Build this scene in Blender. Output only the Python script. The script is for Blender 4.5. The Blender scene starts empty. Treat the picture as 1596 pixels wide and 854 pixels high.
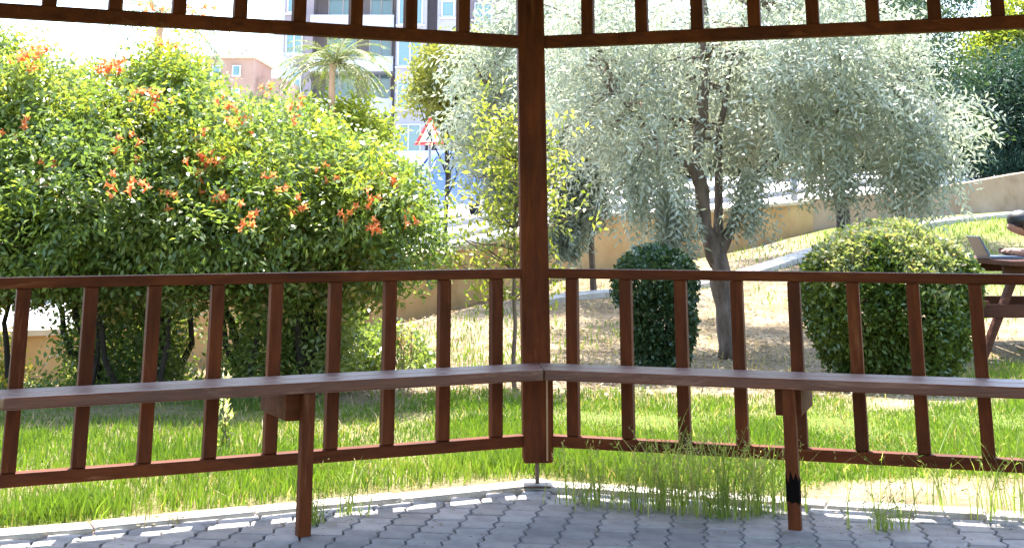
import bpy, bmesh, math, random
import numpy as np
from mathutils import Vector, Matrix

random.seed(7)
rng = np.random.default_rng(11)
R = math.radians
scn = bpy.context.scene
col = scn.collection

# ------------------------------------------------------------------ camera
cam_d = bpy.data.cameras.new('camera')
cam = bpy.data.objects.new('camera', cam_d)
col.objects.link(cam)
cam.location = (0, 0, 1.0)
cam.rotation_euler = (R(90 + 15), 0, 0)
cam_d.sensor_width = 36
cam_d.lens = 2145 / 1596 * 36
cam_d.shift_y = -662 / 1596
cam_d.clip_start = 0.05
cam_d.clip_end = 3000
scn.camera = cam

# ------------------------------------------------------------------ light
SUN_EL, SUN_AZ = 66.0, -5.0          # azimuth from +Y towards +X
w = bpy.data.worlds.new('World')
scn.world = w
w.use_nodes = True
nt = w.node_tree
nt.nodes.clear()
sky = nt.nodes.new('ShaderNodeTexSky')
sky.sky_type = 'NISHITA'
sky.sun_disc = False
sky.sun_elevation = R(SUN_EL)
sky.sun_rotation = R(SUN_AZ)
sky.air_density = 1.0
sky.dust_density = 1.6
sky.ozone_density = 1.0
bg = nt.nodes.new('ShaderNodeBackground')
bg.inputs['Strength'].default_value = 0.15
wo = nt.nodes.new('ShaderNodeOutputWorld')
nt.links.new(sky.outputs[0], bg.inputs[0])
nt.links.new(bg.outputs[0], wo.inputs[0])

sd = bpy.data.lights.new('sun', 'SUN')
sd.energy = 3.3
sd.angle = R(0.53)
sd.color = (1.0, 0.955, 0.88)
sun = bpy.data.objects.new('sun', sd)
col.objects.link(sun)
sv = Vector((math.sin(R(SUN_AZ)) * math.cos(R(SUN_EL)), math.cos(R(SUN_AZ)) * math.cos(R(SUN_EL)), math.sin(R(SUN_EL))))
sun.rotation_euler = sv.to_track_quat('Z', 'Y').to_euler()
sun.location = sv * 30

scn.view_settings.view_transform = 'Standard'
scn.view_settings.look = 'None'
scn.view_settings.gamma = 1.0
scn.view_settings.use_curve_mapping = False
scn.view_settings.exposure = 2.75
scn.render.engine = 'CYCLES'
scn.cycles.use_denoising = True
scn.cycles.max_bounces = 8
scn.cycles.transparent_max_bounces = 8

# ------------------------------------------------------------------ helpers
def tag(o, label=None, cat=None, group=None, kind=None):
    if label: o['label'] = label
    if cat: o['category'] = cat
    if group: o['group'] = group
    if kind: o['kind'] = kind
    return o

def empty(name, loc=(0, 0, 0), rz=0):
    o = bpy.data.objects.new(name, None)
    o.empty_display_size = 0.1
    o.location = loc
    o.rotation_euler = (0, 0, rz)
    col.objects.link(o)
    return o

def link(name, me, parent=None):
    o = bpy.data.objects.new(name, me)
    col.objects.link(o)
    if parent is not None:
        o.parent = parent
    return o

def local(parent, p):
    """world point -> point in an (unscaled) top-level parent's space"""
    M = Matrix.Translation(parent.location) @ parent.rotation_euler.to_matrix().to_4x4()
    return M.inverted() @ Vector(p)

class MB:
    def __init__(s):
        s.v, s.f = [], []
    def add(s, vs, fs):
        n = len(s.v)
        s.v += [tuple(p) for p in vs]
        s.f += [tuple(i + n for i in f) for f in fs]
        return s
    def box(s, c, size, ax=(1, 0, 0), ay=(0, 1, 0), az=(0, 0, 1)):
        c = Vector(c); ax = Vector(ax) * size[0] / 2; ay = Vector(ay) * size[1] / 2; az = Vector(az) * size[2] / 2
        vs = [c + sx * ax + sy * ay + sz * az for sz in (-1, 1) for sy in (-1, 1) for sx in (-1, 1)]
        return s.add(vs, [(0, 2, 3, 1), (4, 5, 7, 6), (0, 1, 5, 4), (2, 6, 7, 3), (0, 4, 6, 2), (1, 3, 7, 5)])
    def b2(s, x0, x1, y0, y1, z0, z1):
        return s.box(((x0 + x1) / 2, (y0 + y1) / 2, (z0 + z1) / 2), (x1 - x0, y1 - y0, z1 - z0))
    def beam(s, a, b, wid, hgt, up=(0, 0, 1)):
        a, b = Vector(a), Vector(b)
        d = (b - a); L = d.length; d.normalize()
        up = Vector(up)
        sx = d.cross(up).normalized(); u = sx.cross(d).normalized()
        return s.box((a + b) / 2, (L, wid, hgt), d, sx, u)
    def tube(s, pts, rad, n=8, cap=True):
        pts = [Vector(p) for p in pts]
        if not hasattr(rad, '__len__'): rad = [rad] * len(pts)
        vs, fs = [], []
        prev = None
        for i, p in enumerate(pts):
            t = (pts[min(i + 1, len(pts) - 1)] - pts[max(i - 1, 0)]).normalized()
            ref = prev if prev is not None else (Vector((1, 0, 0)) if abs(t.x) < .8 else Vector((0, 1, 0)))
            u = (ref - t * ref.dot(t)).normalized(); prev = u
            q = t.cross(u)
            for k in range(n):
                a = 2 * math.pi * k / n
                vs.append(p + (u * math.cos(a) + q * math.sin(a)) * rad[i])
        for i in range(len(pts) - 1):
            for k in range(n):
                fs.append((i * n + k, i * n + (k + 1) % n, (i + 1) * n + (k + 1) % n, (i + 1) * n + k))
        if cap:
            fs.append(tuple(range(n - 1, -1, -1)))
            m = (len(pts) - 1) * n
            fs.append(tuple(m + k for k in range(n)))
        return s.add(vs, fs)
    def prism(s, poly, depth_vec):
        """poly: list of 3D points, extruded by depth_vec"""
        n = len(poly); d = Vector(depth_vec)
        vs = [Vector(p) for p in poly] + [Vector(p) + d for p in poly]
        fs = [tuple(range(n - 1, -1, -1)), tuple(range(n, 2 * n))] + [(i, (i + 1) % n, n + (i + 1) % n, n + i) for i in range(n)]
        return s.add(vs, fs)
    def ball(s, c, r, nu=10, nv=7):
        if not hasattr(r, '__len__'): r = (r, r, r)
        vs, fs = [(c[0], c[1], c[2] - r[2])], []
        for j in range(1, nv):
            t = math.pi * j / nv
            for i in range(nu):
                a = 2 * math.pi * i / nu
                vs.append((c[0] + r[0] * math.sin(t) * math.cos(a), c[1] + r[1] * math.sin(t) * math.sin(a), c[2] - r[2] * math.cos(t)))
        vs.append((c[0], c[1], c[2] + r[2])); top = len(vs) - 1
        for i in range(nu):
            fs.append((0, 1 + (i + 1) % nu, 1 + i))
            fs.append((top, top - nu + i, top - nu + (i + 1) % nu))
        for j in range(nv - 2):
            for i in range(nu):
                a = 1 + j * nu
                fs.append((a + i, a + (i + 1) % nu, a + nu + (i + 1) % nu, a + nu + i))
        return s.add(vs, fs)
    def mesh(s, name, mat=None, smooth=False):
        me = bpy.data.meshes.new(name)
        me.from_pydata(s.v, [], s.f)
        if mat is not None: me.materials.append(mat)
        if smooth: me.polygons.foreach_set('use_smooth', [True] * len(me.polygons))
        me.update()
        return me
    def build(s, name, mat, parent=None, smooth=False, bevel=0.0):
        if parent is not None and parent.parent is None:
            M = (Matrix.Translation(parent.location) @ parent.rotation_euler.to_matrix().to_4x4()).inverted()
            s.v = [tuple(M @ Vector(p)) for p in s.v]
        elif parent is not None:
            q = parent.parent
            if parent.parent.parent is not None: q = parent.parent.parent
            M = (Matrix.Translation(q.location) @ q.rotation_euler.to_matrix().to_4x4()).inverted()
            s.v = [tuple(M @ Vector(p)) for p in s.v]
        o = link(name, s.mesh(name, mat, smooth), parent)
        if name in ('stems', 'whips', 'branches', 'frond_ribs', 'twigs'): o['kind'] = 'stuff'
        if bevel:
            m = o.modifiers.new('bevel', 'BEVEL'); m.width = bevel; m.segments = 2; m.limit_method = 'ANGLE'
        return o

def np_mesh(name, V, nper, mat, parent=None, smooth=False, base=None):
    """V (n*nper,3): n separate polygons of nper corners, given in world space"""
    V = np.asarray(V, dtype=np.float32).reshape(-1, 3)
    if parent is not None:
        q = parent
        while q.parent is not None: q = q.parent
        M = np.array((Matrix.Translation(q.location) @ q.rotation_euler.to_matrix().to_4x4()).inverted(), dtype=np.float32)
        V = V @ M[:3, :3].T + M[:3, 3]
    n = len(V) // nper
    me = bpy.data.meshes.new(name)
    me.vertices.add(len(V)); me.loops.add(len(V)); me.polygons.add(n)
    me.vertices.foreach_set('co', V.ravel())
    me.loops.foreach_set('vertex_index', np.arange(len(V), dtype=np.int32))
    me.polygons.foreach_set('loop_start', np.arange(0, len(V), nper, dtype=np.int32))
    me.update(calc_edges=True)
    if mat is not None: me.materials.append(mat)
    o = link(name, me, parent)
    o['kind'] = 'stuff'
    return o

def unit(a):
    return a / np.maximum(np.linalg.norm(a, axis=-1, keepdims=True), 1e-9)

def leaves(name, pos, axis, nrm, L, W, mat, parent, fold=.22, mid=.45):
    axis = unit(axis); side = unit(np.cross(axis, nrm)); nrm = np.cross(side, axis)
    L = np.broadcast_to(np.asarray(L, float), (len(pos),))[:, None]
    W = np.broadcast_to(np.asarray(W, float), (len(pos),))[:, None]
    v0 = pos
    v1 = pos + axis * L * mid + side * W / 2 + nrm * W * fold
    v2 = pos + axis * L
    v3 = pos + axis * L * mid - side * W / 2 + nrm * W * fold
    return np_mesh(name, np.stack([v0, v1, v2, v3], 1), 4, mat, parent)

# ------------------------------------------------------------------ materials
MATS = {}
def newmat(name):
    m = bpy.data.materials.new(name); m.use_nodes = True
    n = m.node_tree; n.nodes.clear()
    out = n.nodes.new('ShaderNodeOutputMaterial')
    return m, n, out
def ramp(n, fac, stops):
    r = n.nodes.new('ShaderNodeValToRGB')
    el = r.color_ramp.elements
    while len(el) < len(stops): el.new(0.5)
    for e, (p, c) in zip(el, stops):
        e.position = p; e.color = (*c, 1) if len(c) == 3 else c
    n.links.new(fac, r.inputs[0])
    return r
def noise(n, scale, detail=4, rough=.55, vec=None, dist=0):
    t = n.nodes.new('ShaderNodeTexNoise')
    t.inputs['Scale'].default_value = scale; t.inputs['Detail'].default_value = detail
    t.inputs['Roughness'].default_value = rough; t.inputs['Distortion'].default_value = dist
    if vec is not None: n.links.new(vec, t.inputs['Vector'])
    return t
def coords(n, scale=(1, 1, 1), kind='Object'):
    tc = n.nodes.new('ShaderNodeTexCoord'); mp = n.nodes.new('ShaderNodeMapping')
    mp.inputs['Scale'].default_value = scale
    n.links.new(tc.outputs[kind], mp.inputs[0])
    return mp.outputs[0]
def bump(n, h, strength, dist=.01):
    b = n.nodes.new('ShaderNodeBump'); b.inputs['Strength'].default_value = strength; b.inputs['Distance'].default_value = dist
    n.links.new(h, b.inputs['Height'])
    return b.outputs[0]

def mat_noise(name, stops, scale=6, rough=.7, detail=5, bumps=.2, bscale=None, vscale=(1, 1, 1), spec=.4, island=0.0, bdist=.01):
    m, n, out = newmat(name)
    p = n.nodes.new('ShaderNodeBsdfPrincipled')
    v = coords(n, vscale)
    t = noise(n, scale, detail, .6, v)
    fac = t.outputs[0]
    r = ramp(n, fac, stops)
    c = r.outputs[0]
    if island:
        oi = n.nodes.new('ShaderNodeObjectInfo')
        mr = n.nodes.new('ShaderNodeMapRange'); mr.inputs['To Min'].default_value = 1 - island; mr.inputs['To Max'].default_value = 1 + island
        n.links.new(oi.outputs['Random'], mr.inputs[0])
        hs = n.nodes.new('ShaderNodeHueSaturation'); n.links.new(mr.outputs[0], hs.inputs['Value']); n.links.new(c, hs.inputs['Color'])
        c = hs.outputs[0]
    n.links.new(c, p.inputs['Base Color'])
    p.inputs['Roughness'].default_value = rough
    p.inputs['Specular IOR Level'].default_value = spec
    if bumps:
        t2 = noise(n, bscale or scale * 5, 5, .65, v)
        n.links.new(bump(n, t2.outputs[0], bumps, bdist), p.inputs['Normal'])
    n.links.new(p.outputs[0], out.inputs[0])
    return m

def mat_leaf(name, stops, trans=.35, rough=.5, tcol=None, spec=.35, patch=0.0):
    m, n, out = newmat(name)
    g = n.nodes.new('ShaderNodeNewGeometry')
    fac = g.outputs['Random Per Island']
    if patch:
        t = noise(n, patch, 2, .5, coords(n))
        mx = n.nodes.new('ShaderNodeMath'); mx.operation = 'MULTIPLY_ADD'
        mx.inputs[1].default_value = .55; n.links.new(fac, mx.inputs[0])
        mr = n.nodes.new('ShaderNodeMapRange'); mr.inputs['From Min'].default_value = .3; mr.inputs['From Max'].default_value = .7
        mr.inputs['To Min'].default_value = 0; mr.inputs['To Max'].default_value = .45
        n.links.new(t.outputs[0], mr.inputs[0]); n.links.new(mr.outputs[0], mx.inputs[2])
        fac = mx.outputs[0]
    r = ramp(n, fac, stops)
    p = n.nodes.new('ShaderNodeBsdfPrincipled'); p.inputs['Roughness'].default_value = rough
    p.inputs['Specular IOR Level'].default_value = spec
    n.links.new(r.outputs[0], p.inputs['Base Color'])
    tr = n.nodes.new('ShaderNodeBsdfTranslucent')
    mc = n.nodes.new('ShaderNodeMix'); mc.data_type = 'RGBA'; mc.blend_type = 'MULTIPLY'
    mc.inputs[0].default_value = 1
    n.links.new(r.outputs[0], mc.inputs[6]); mc.inputs[7].default_value = (*(tcol or (1.5, 1.5, .7)), 1)
    n.links.new(mc.outputs[2], tr.inputs[0])
    mx = n.nodes.new('ShaderNodeMixShader'); mx.inputs[0].default_value = trans
    n.links.new(p.outputs[0], mx.inputs[1]); n.links.new(tr.outputs[0], mx.inputs[2])
    n.links.new(mx.outputs[0], out.inputs[0])
    return m

def mat_plain(name, c, rough=.5, metal=0, spec=.5):
    m, n, out = newmat(name)
    p = n.nodes.new('ShaderNodeBsdfPrincipled')
    t = noise(n, 14, 4, .6, coords(n))
    r = ramp(n, t.outputs[0], [(.3, tuple(x * .86 for x in c)), (.7, tuple(min(1, x * 1.1) for x in c))])
    n.links.new(r.outputs[0], p.inputs['Base Color'])
    p.inputs['Roughness'].default_value = rough; p.inputs['Metallic'].default_value = metal
    p.inputs['Specular IOR Level'].default_value = spec
    n.links.new(p.outputs[0], out.inputs[0])
    return m

def mat_wood(name, dark, light, worn, rough=.38, wear=.62, grain=(.12, 1, 1)):
    m, n, out = newmat(name)
    p = n.nodes.new('ShaderNodeBsdfPrincipled')
    v = coords(n, (1, 1, 1), 'Object')
    oi = n.nodes.new('ShaderNodeObjectInfo')
    ad = n.nodes.new('ShaderNodeVectorMath'); ad.operation = 'ADD'
    sc = n.nodes.new('ShaderNodeVectorMath'); sc.operation = 'SCALE'; sc.inputs['Scale'].default_value = 40
    cx = n.nodes.new('ShaderNodeCombineXYZ')
    for k in range(3): n.links.new(oi.outputs['Random'], cx.inputs[k])
    n.links.new(cx.outputs[0], sc.inputs[0]); n.links.new(v, ad.inputs[0]); n.links.new(sc.outputs[0], ad.inputs[1])
    v = ad.outputs[0]
    mpg = n.nodes.new('ShaderNodeMapping'); mpg.inputs['Scale'].default_value = grain; n.links.new(v, mpg.inputs[0])
    t = noise(n, 34, 7, .7, mpg.outputs[0], .6)
    r = ramp(n, t.outputs[0], [(.3, dark), (.7, light)])
    tf = noise(n, 2.6, 4, .6, v)
    rf_ = ramp(n, tf.outputs[0], [(.3, (.68, .66, .64)), (.7, (1.35, 1.32, 1.3))])
    t2 = noise(n, 15, 8, .72, mpg.outputs[0], .8)
    r2 = ramp(n, t2.outputs[0], [(wear, (0, 0, 0)), (wear + .14, (1, 1, 1))])
    mx = n.nodes.new('ShaderNodeMix'); mx.data_type = 'RGBA'
    n.links.new(r2.outputs[0], mx.inputs[0]); n.links.new(r.outputs[0], mx.inputs[6]); mx.inputs[7].default_value = (*worn, 1)
    mf = n.nodes.new('ShaderNodeMix'); mf.data_type = 'RGBA'; mf.blend_type = 'MULTIPLY'; mf.inputs[0].default_value = 1
    n.links.new(mx.outputs[2], mf.inputs[6]); n.links.new(rf_.outputs[0], mf.inputs[7])
    n.links.new(mf.outputs[2], p.inputs['Base Color'])
    rr = ramp(n, t2.outputs[0], [(.35, (rough,) * 3), (.75, (rough + .3,) * 3)])
    n.links.new(rr.outputs[0], p.inputs['Roughness'])
    t3 = noise(n, 110, 5, .65, mpg.outputs[0])
    n.links.new(bump(n, t3.outputs[0], .45, .002), p.inputs['Normal'])
    p.inputs['Specular IOR Level'].default_value = .14 if rough > .3 else .42
    n.links.new(p.outputs[0], out.inputs[0])
    return m

WC = ((.052, .0112, .0026), (.122, .0310, .0068), (.22, .09, .04))
WOOD = mat_wood('painted_wood', *WC, .55, .60)
WOODV = mat_wood('painted_wood_upright', *WC, .55, .60, (1, 1, .12))
WOOD_SEAT = mat_wood('worn_seat_wood', (.065, .016, .005), (.125, .036, .014), (.23, .115, .075), .28, .55)
ROOFWOOD = mat_wood('roof_boards', (.16, .06, .03), (.24, .10, .05), (.3, .15, .09), .5)
CHAR = mat_plain('charred_paint', (.006, .0045, .004), 1.0, 0, .03)
PALEWOOD = mat_wood('bare_split_wood', (.30, .17, .09), (.42, .26, .15), (.5, .36, .25), .6)
STEEL = mat_noise('rusty_steel', [(.35, (.06, .035, .025)), (.65, (.12, .07, .045))], 40, .7, 4, .3)
PAVER = mat_noise('concrete_paver', [(.25, (.19, .184, .184)), (.5, (.30, .292, .29)), (.75, (.38, .368, .36))], 9, .85, 8, .45, 120, island=.2)
SAND = mat_noise('joint_sand', [(.3, (.09, .085, .08)), (.7, (.17, .15, .13))], 30, .95)
KERB = mat_noise('kerb_concrete', [(.3, (.26, .225, .18)), (.5, (.38, .345, .30)), (.75, (.46, .43, .385))], 11, .9, 8, .6, 70, island=.08)
YWALL = mat_noise('ochre_render', [(.28, (.22, .12, .045)), (.45, (.37, .22, .085)), (.72, (.45, .30, .14))], 2.4, .9, 9, .25, 25)
PWALL = mat_noise('pinkish_render', [(.28, (.20, .135, .08)), (.45, (.315, .21, .13)), (.72, (.385, .28, .19))], 2.2, .9, 9, .25, 25)
COPING = mat_noise('wall_coping', [(.3, (.38, .3, .2)), (.7, (.5, .42, .3))], 5, .9)
STREET = mat_noise('pale_street', [(.3, (.44, .43, .42)), (.7, (.56, .55, .53))], .9, .9, 6, .15, 30)
BARK = mat_noise('bark', [(.3, (.075, .052, .036)), (.6, (.18, .13, .095)), (.8, (.26, .21, .165))], 18, .95, 6, .9, 60, (1, 1, .3), bdist=.02)
BARKD = mat_noise('dark_bark', [(.3, (.022, .017, .014)), (.7, (.06, .047, .038))], 18, .95, 6, .9, 60, (1, 1, .3), bdist=.02)
TWIG = mat_noise('twig', [(.3, (.12, .085, .055)), (.7, (.22, .17, .12))], 30, .9)

VINE = mat_leaf('vine_leaf', [(0, (.06, .105, .034)), (.45, (.135, .195, .055)), (.8, (.225, .275, .075)), (1, (.34, .36, .16))], .47, .33, patch=1.6, spec=.7)
VINEY = mat_leaf('young_vine_leaf', [(0, (.13, .17, .025)), (.6, (.24, .27, .04)), (1, (.34, .33, .08))], .5, .45, patch=1.5)
VINED = mat_leaf('old_backlit_leaf', [(0, (.07, .095, .025)), (.6, (.15, .16, .04)), (.9, (.27, .21, .07)), (1, (.36, .24, .11))], .5, .5)  # old leaf tones, lightened to carry light from behind
SILVER = mat_leaf('silver_leaf', [(0, (.125, .145, .095)), (.35, (.29, .315, .235)), (.75, (.45, .47, .37)), (1, (.60, .61, .515))], .42, .42, (1.05, 1.08, .95), patch=1.6, spec=.45)
SILVERG = mat_leaf('grey_green_leaf', [(0, (.12, .145, .10)), (.5, (.26, .29, .22)), (1, (.42, .45, .37))], .42, .5, (1.1, 1.12, .85), patch=1.2)
OLIVE = mat_leaf('olive_leaf', [(0, (.08, .09, .02)), (.5, (.15, .16, .035)), (1, (.24, .23, .06))], .42, .5, patch=2)
SAPL = mat_leaf('sapling_leaf', [(0, (.10, .135, .025)), (.5, (.19, .215, .045)), (1, (.31, .31, .09))], .5, .45)
SHRUB = mat_leaf('shrub_leaf', [(0, (.03, .06, .012)), (.5, (.075, .115, .022)), (.85, (.13, .17, .035)), (1, (.22, .22, .06))], .3, .35, patch=4, spec=.5)
SHRUBT = mat_leaf('sunlit_top_leaf', [(0, (.11, .15, .05)), (.5, (.22, .25, .11)), (.9, (.34, .34, .20)), (1, (.42, .27, .17))], .35, .35, spec=.5)  # paler tones paint sunlight onto the top of the dome shrub
SHRUBD = mat_leaf('dark_shrub_leaf', [(0, (.018, .042, .018)), (.6, (.04, .08, .032)), (1, (.085, .13, .06))], .25, .35, spec=.5)
PINE = mat_leaf('pine_needle', [(0, (.012, .032, .022)), (.6, (.026, .062, .042)), (1, (.05, .095, .06))], .2, .6)
YGREEN = mat_leaf('lime_leaf', [(0, (.09, .13, .015)), (.6, (.17, .21, .03)), (1, (.26, .27, .05))], .45, .5)
GREEN = mat_leaf('far_leaf', [(0, (.03, .055, .018)), (.6, (.065, .10, .035)), (1, (.12, .15, .06))], .3, .5, patch=.6)
PALM = mat_leaf('palm_leaf', [(0, (.05, .085, .012)), (.6, (.10, .135, .02)), (1, (.18, .19, .04))], .35, .45)
PALMB = mat_leaf('blue_palm_leaf', [(0, (.05, .085, .06)), (1, (.11, .15, .10))], .35, .45)
GRASS = mat_leaf('grass_blade', [(0, (.06, .115, .014)), (.5, (.115, .175, .024)), (.85, (.17, .22, .035)), (1, (.30, .27, .10))], .45, .5, (1.3, 1.45, .6), patch=1.1)
DRY = mat_leaf('dry_grass_blade', [(0, (.16, .15, .05)), (.5, (.3, .25, .11)), (1, (.42, .35, .19))], .4, .6)
WEED = mat_leaf('weed_blade', [(0, (.12, .19, .035)), (.6, (.22, .29, .06)), (1, (.40, .40, .18))], .4, .5)
LITTER = mat_leaf('fallen_leaf', [(0, (.12, .08, .045)), (.5, (.25, .19, .12)), (1, (.42, .35, .26))], .15, .8)
FLOWER = mat_leaf('orange_petal', [(0, (.74, .18, .055)), (.6, (.82, .31, .11)), (1, (.86, .46, .24))], .5, .5, (1.2, 1.1, 1))
PINK = mat_leaf('dry_pink_seed', [(0, (.4, .25, .17)), (1, (.62, .46, .36))], .35, .8)
CREAM = mat_leaf('cream_petal', [(0, (.6, .58, .25)), (1, (.8, .8, .62))], .4, .6)

# ------------------------------------------------------------------ terrain
CP = [(x, y, 0.0) for x in (-7, -4, -1.5, 1.5, 4, 7) for y in (-6, 1, 4, 6.5, 8.8)]
CP += [(-6.5, 10.2, -.2), (-3.95, 11, -.25), (-2.2, 12.6, -.16), (-1.2, 15, -.03), (-.2, 16.4, .14), (.83, 18, .33), (2.56, 19.5, .5), (4.75, 21, .88), (8.3, 23, 1.13),
       (1.6, 10.9, .01), (.3, 14, .22), (2.2, 14, .2), (4.3, 11, .03), (5, 15, .36), (5, 18, .76), (7.5, 12, .1), (8, 17, .7), (12, 20, 1.1), (-1, 12, -.03),
       (-9, 16, -.35), (-5, 18, -.2), (0, 24, .25), (5, 28, .7), (12, 28, 1.3), (-10, 28, -.2), (18, 30, 1.5), (18, 14, .5)]
CP = np.array(CP)
def _k(r2): return np.sqrt(r2 + 1.5)
_A = _k(((CP[:, None, :2] - CP[None, :, :2]) ** 2).sum(-1)) + np.eye(len(CP)) * .05
_Wt = np.linalg.solve(_A, CP[:, 2])
def terr(x, y):
    x = np.clip(np.asarray(x, float), -16, 18); y = np.clip(np.asarray(y, float), -6, 30)
    d = (x[..., None] - CP[:, 0]) ** 2 + (y[..., None] - CP[:, 1]) ** 2
    return _k(d) @ _Wt
def tz(x, y): return float(terr(np.array([x]), np.array([y]))[0])

# gazebo plan: regular octagon, one corner straight ahead
C0 = Vector((.087, 5.74)); S = 2.20
dL = Vector((-math.cos(R(26)), -math.sin(R(26)))); dR = Vector((math.cos(R(19)), -math.sin(R(19))))
nL = Vector((.4384, -.8988)); nR = Vector((-.3256, -.9455))        # inward normals
RC = S / (2 * math.sin(R(22.5)))
bis = (dL + dR).normalized()
CEN = C0 + bis * RC
a0 = math.atan2(C0.y - CEN.y, C0.x - CEN.x)
OCT = [CEN + Vector((math.cos(a0 + k * math.pi / 4), math.sin(a0 + k * math.pi / 4))) * RC for k in range(8)]   # k=1 is to the left
APO = RC * math.cos(R(22.5))
def oct_in(x, y):
    """distance inside the octagon of post centres (negative outside)"""
    d = np.full(np.shape(x), 1e9)
    for k in range(8):
        a = a0 + (k + .5) * math.pi / 4
        d = np.minimum(d, APO - ((x - CEN.x) * math.cos(a) + (y - CEN.y) * math.sin(a)))
    return d

def vnoise(x, y, s, seed=0):
    """cheap smooth value noise"""
    g = np.random.default_rng(seed).random((64, 64))
    u, v = x * s + 17.3, y * s + 9.1
    i, j = np.floor(u).astype(int), np.floor(v).astype(int)
    fu, fv = u - i, v - j
    fu = fu * fu * (3 - 2 * fu); fv = fv * fv * (3 - 2 * fv)
    G = lambda a, b: g[a % 64, b % 64]
    return (G(i, j) * (1 - fu) + G(i + 1, j) * fu) * (1 - fv) + (G(i, j + 1) * (1 - fu) + G(i + 1, j + 1) * fu) * fv

def lawn(x, y):
    """1 where the lawn grows thick, 0 on bare soil"""
    x = np.asarray(x, float); y = np.asarray(y, float)
    d = -oct_in(x, y)
    nz = vnoise(x, y, 1.3, 3) * .6 + vnoise(x, y, 4.1, 4) * .4
    far = 8.9 + 1.4 * np.clip(x - 2.2, 0, 2) + .3 * (x < -1)
    g = np.clip((far - y) / 1.2 + (nz - .5) * 1.6, 0, 1)
    g *= np.clip((d - .17) / .12 + (nz - .5) * 2.8, 0, 1)
    # bare sandy patch outside the right-hand side
    px, py = (x - 1.75) / .8, (y - 5.58) / .36
    g *= np.clip((px * px + py * py - .65) * 2 + (nz - .5) * 1.5, 0, 1)
    nz2 = vnoise(x, y, .85, 77) * .7 + vnoise(x, y, 2.7, 78) * .3
    g *= np.clip((nz2 - .20) * 5, .45, 1)
    # a strip of grass by the far wall at the right
    g2 = np.clip((x - 3.6) / .8, 0, 1) * np.clip((y - 13.5) / 1.5, 0, 1) * np.clip((vnoise(x, y, .7, 9) - .25) * 3, 0, 1)
    return np.maximum(g, g2 * .8)

# ground sheet
gx = np.concatenate([[-900, -300, -90, -40, -22], np.linspace(-15, 15, 151), [22, 40, 90, 300, 900]])
gy = np.concatenate([[-300, -60, -20], np.linspace(-6, 30, 181), [36, 60, 150, 400, 1500]])
GX, GY = np.meshgrid(gx, gy)
GZ = terr(GX.ravel(), GY.ravel()).reshape(GX.shape)
GZ = GZ + (vnoise(GX, GY, 1.7, 5) - .5) * .03 * (np.abs(GX) < 15) * (np.abs(GY) < 30)
ins = oct_in(GX, GY)
GZ = np.where(ins > .02, -.06, np.where(ins > -.20, -.008, GZ - .008))
nx, ny = len(gx), len(gy)
V = np.stack([GX, GY, GZ], -1).reshape(-1, 3)
idx = np.arange(nx * ny).reshape(ny, nx)
F = np.stack([idx[:-1, :-1], idx[:-1, 1:], idx[1:, 1:], idx[1:, :-1]], -1).reshape(-1, 4)
me = bpy.data.meshes.new('ground')
me.from_pydata(V.tolist(), [], F.tolist())
at = me.attributes.new('lawn', 'FLOAT', 'POINT')
at.data.foreach_set('value', lawn(V[:, 0], V[:, 1]).astype(np.float32))
me.polygons.foreach_set('use_smooth', [True] * len(me.polygons))
m, n, out = newmat('park_soil')
p = n.nodes.new('ShaderNodeBsdfPrincipled'); p.inputs['Roughness'].default_value = .95; p.inputs['Specular IOR Level'].default_value = .1
v = coords(n)
t1 = noise(n, 2.2, 8, .65, v); t2 = noise(n, 40, 5, .7, v)
soil = ramp(n, t1.outputs[0], [(.3, (.15, .11, .07)), (.5, (.26, .20, .13)), (.7, (.36, .295, .21))])
turf = ramp(n, t2.outputs[0], [(.3, (.07, .10, .02)), (.7, (.16, .19, .035))])
fine = ramp(n, t2.outputs[0], [(.35, (.62, .6, .56)), (.65, (1.15, 1.12, 1.05))])
mm = n.nodes.new('ShaderNodeMix'); mm.data_type = 'RGBA'; mm.blend_type = 'MULTIPLY'; mm.inputs[0].default_value = 1
n.links.new(soil.outputs[0], mm.inputs[6]); n.links.new(fine.outputs[0], mm.inputs[7])
at_n = n.nodes.new('ShaderNodeAttribute'); at_n.attribute_name = 'lawn'
mx = n.nodes.new('ShaderNodeMix'); mx.data_type = 'RGBA'
n.links.new(at_n.outputs['Fac'], mx.inputs[0]); n.links.new(mm.outputs[2], mx.inputs[6]); n.links.new(turf.outputs[0], mx.inputs[7])
n.links.new(mx.outputs[2], p.inputs['Base Color'])
n.links.new(bump(n, t2.outputs[0], .8, .03), p.inputs['Normal'])
n.links.new(p.outputs[0], out.inputs[0])
me.materials.append(m)
tag(link('ground', me), kind='structure')

# ------------------------------------------------------------------ gazebo floor: slab, pavers, kerb
mb = MB()
mb.prism([(*(CEN + (q - CEN) * 1.0), -.12) for q in OCT], (0, 0, .105))
floor = tag(mb.build('paved_floor', SAND), kind='structure')

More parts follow.
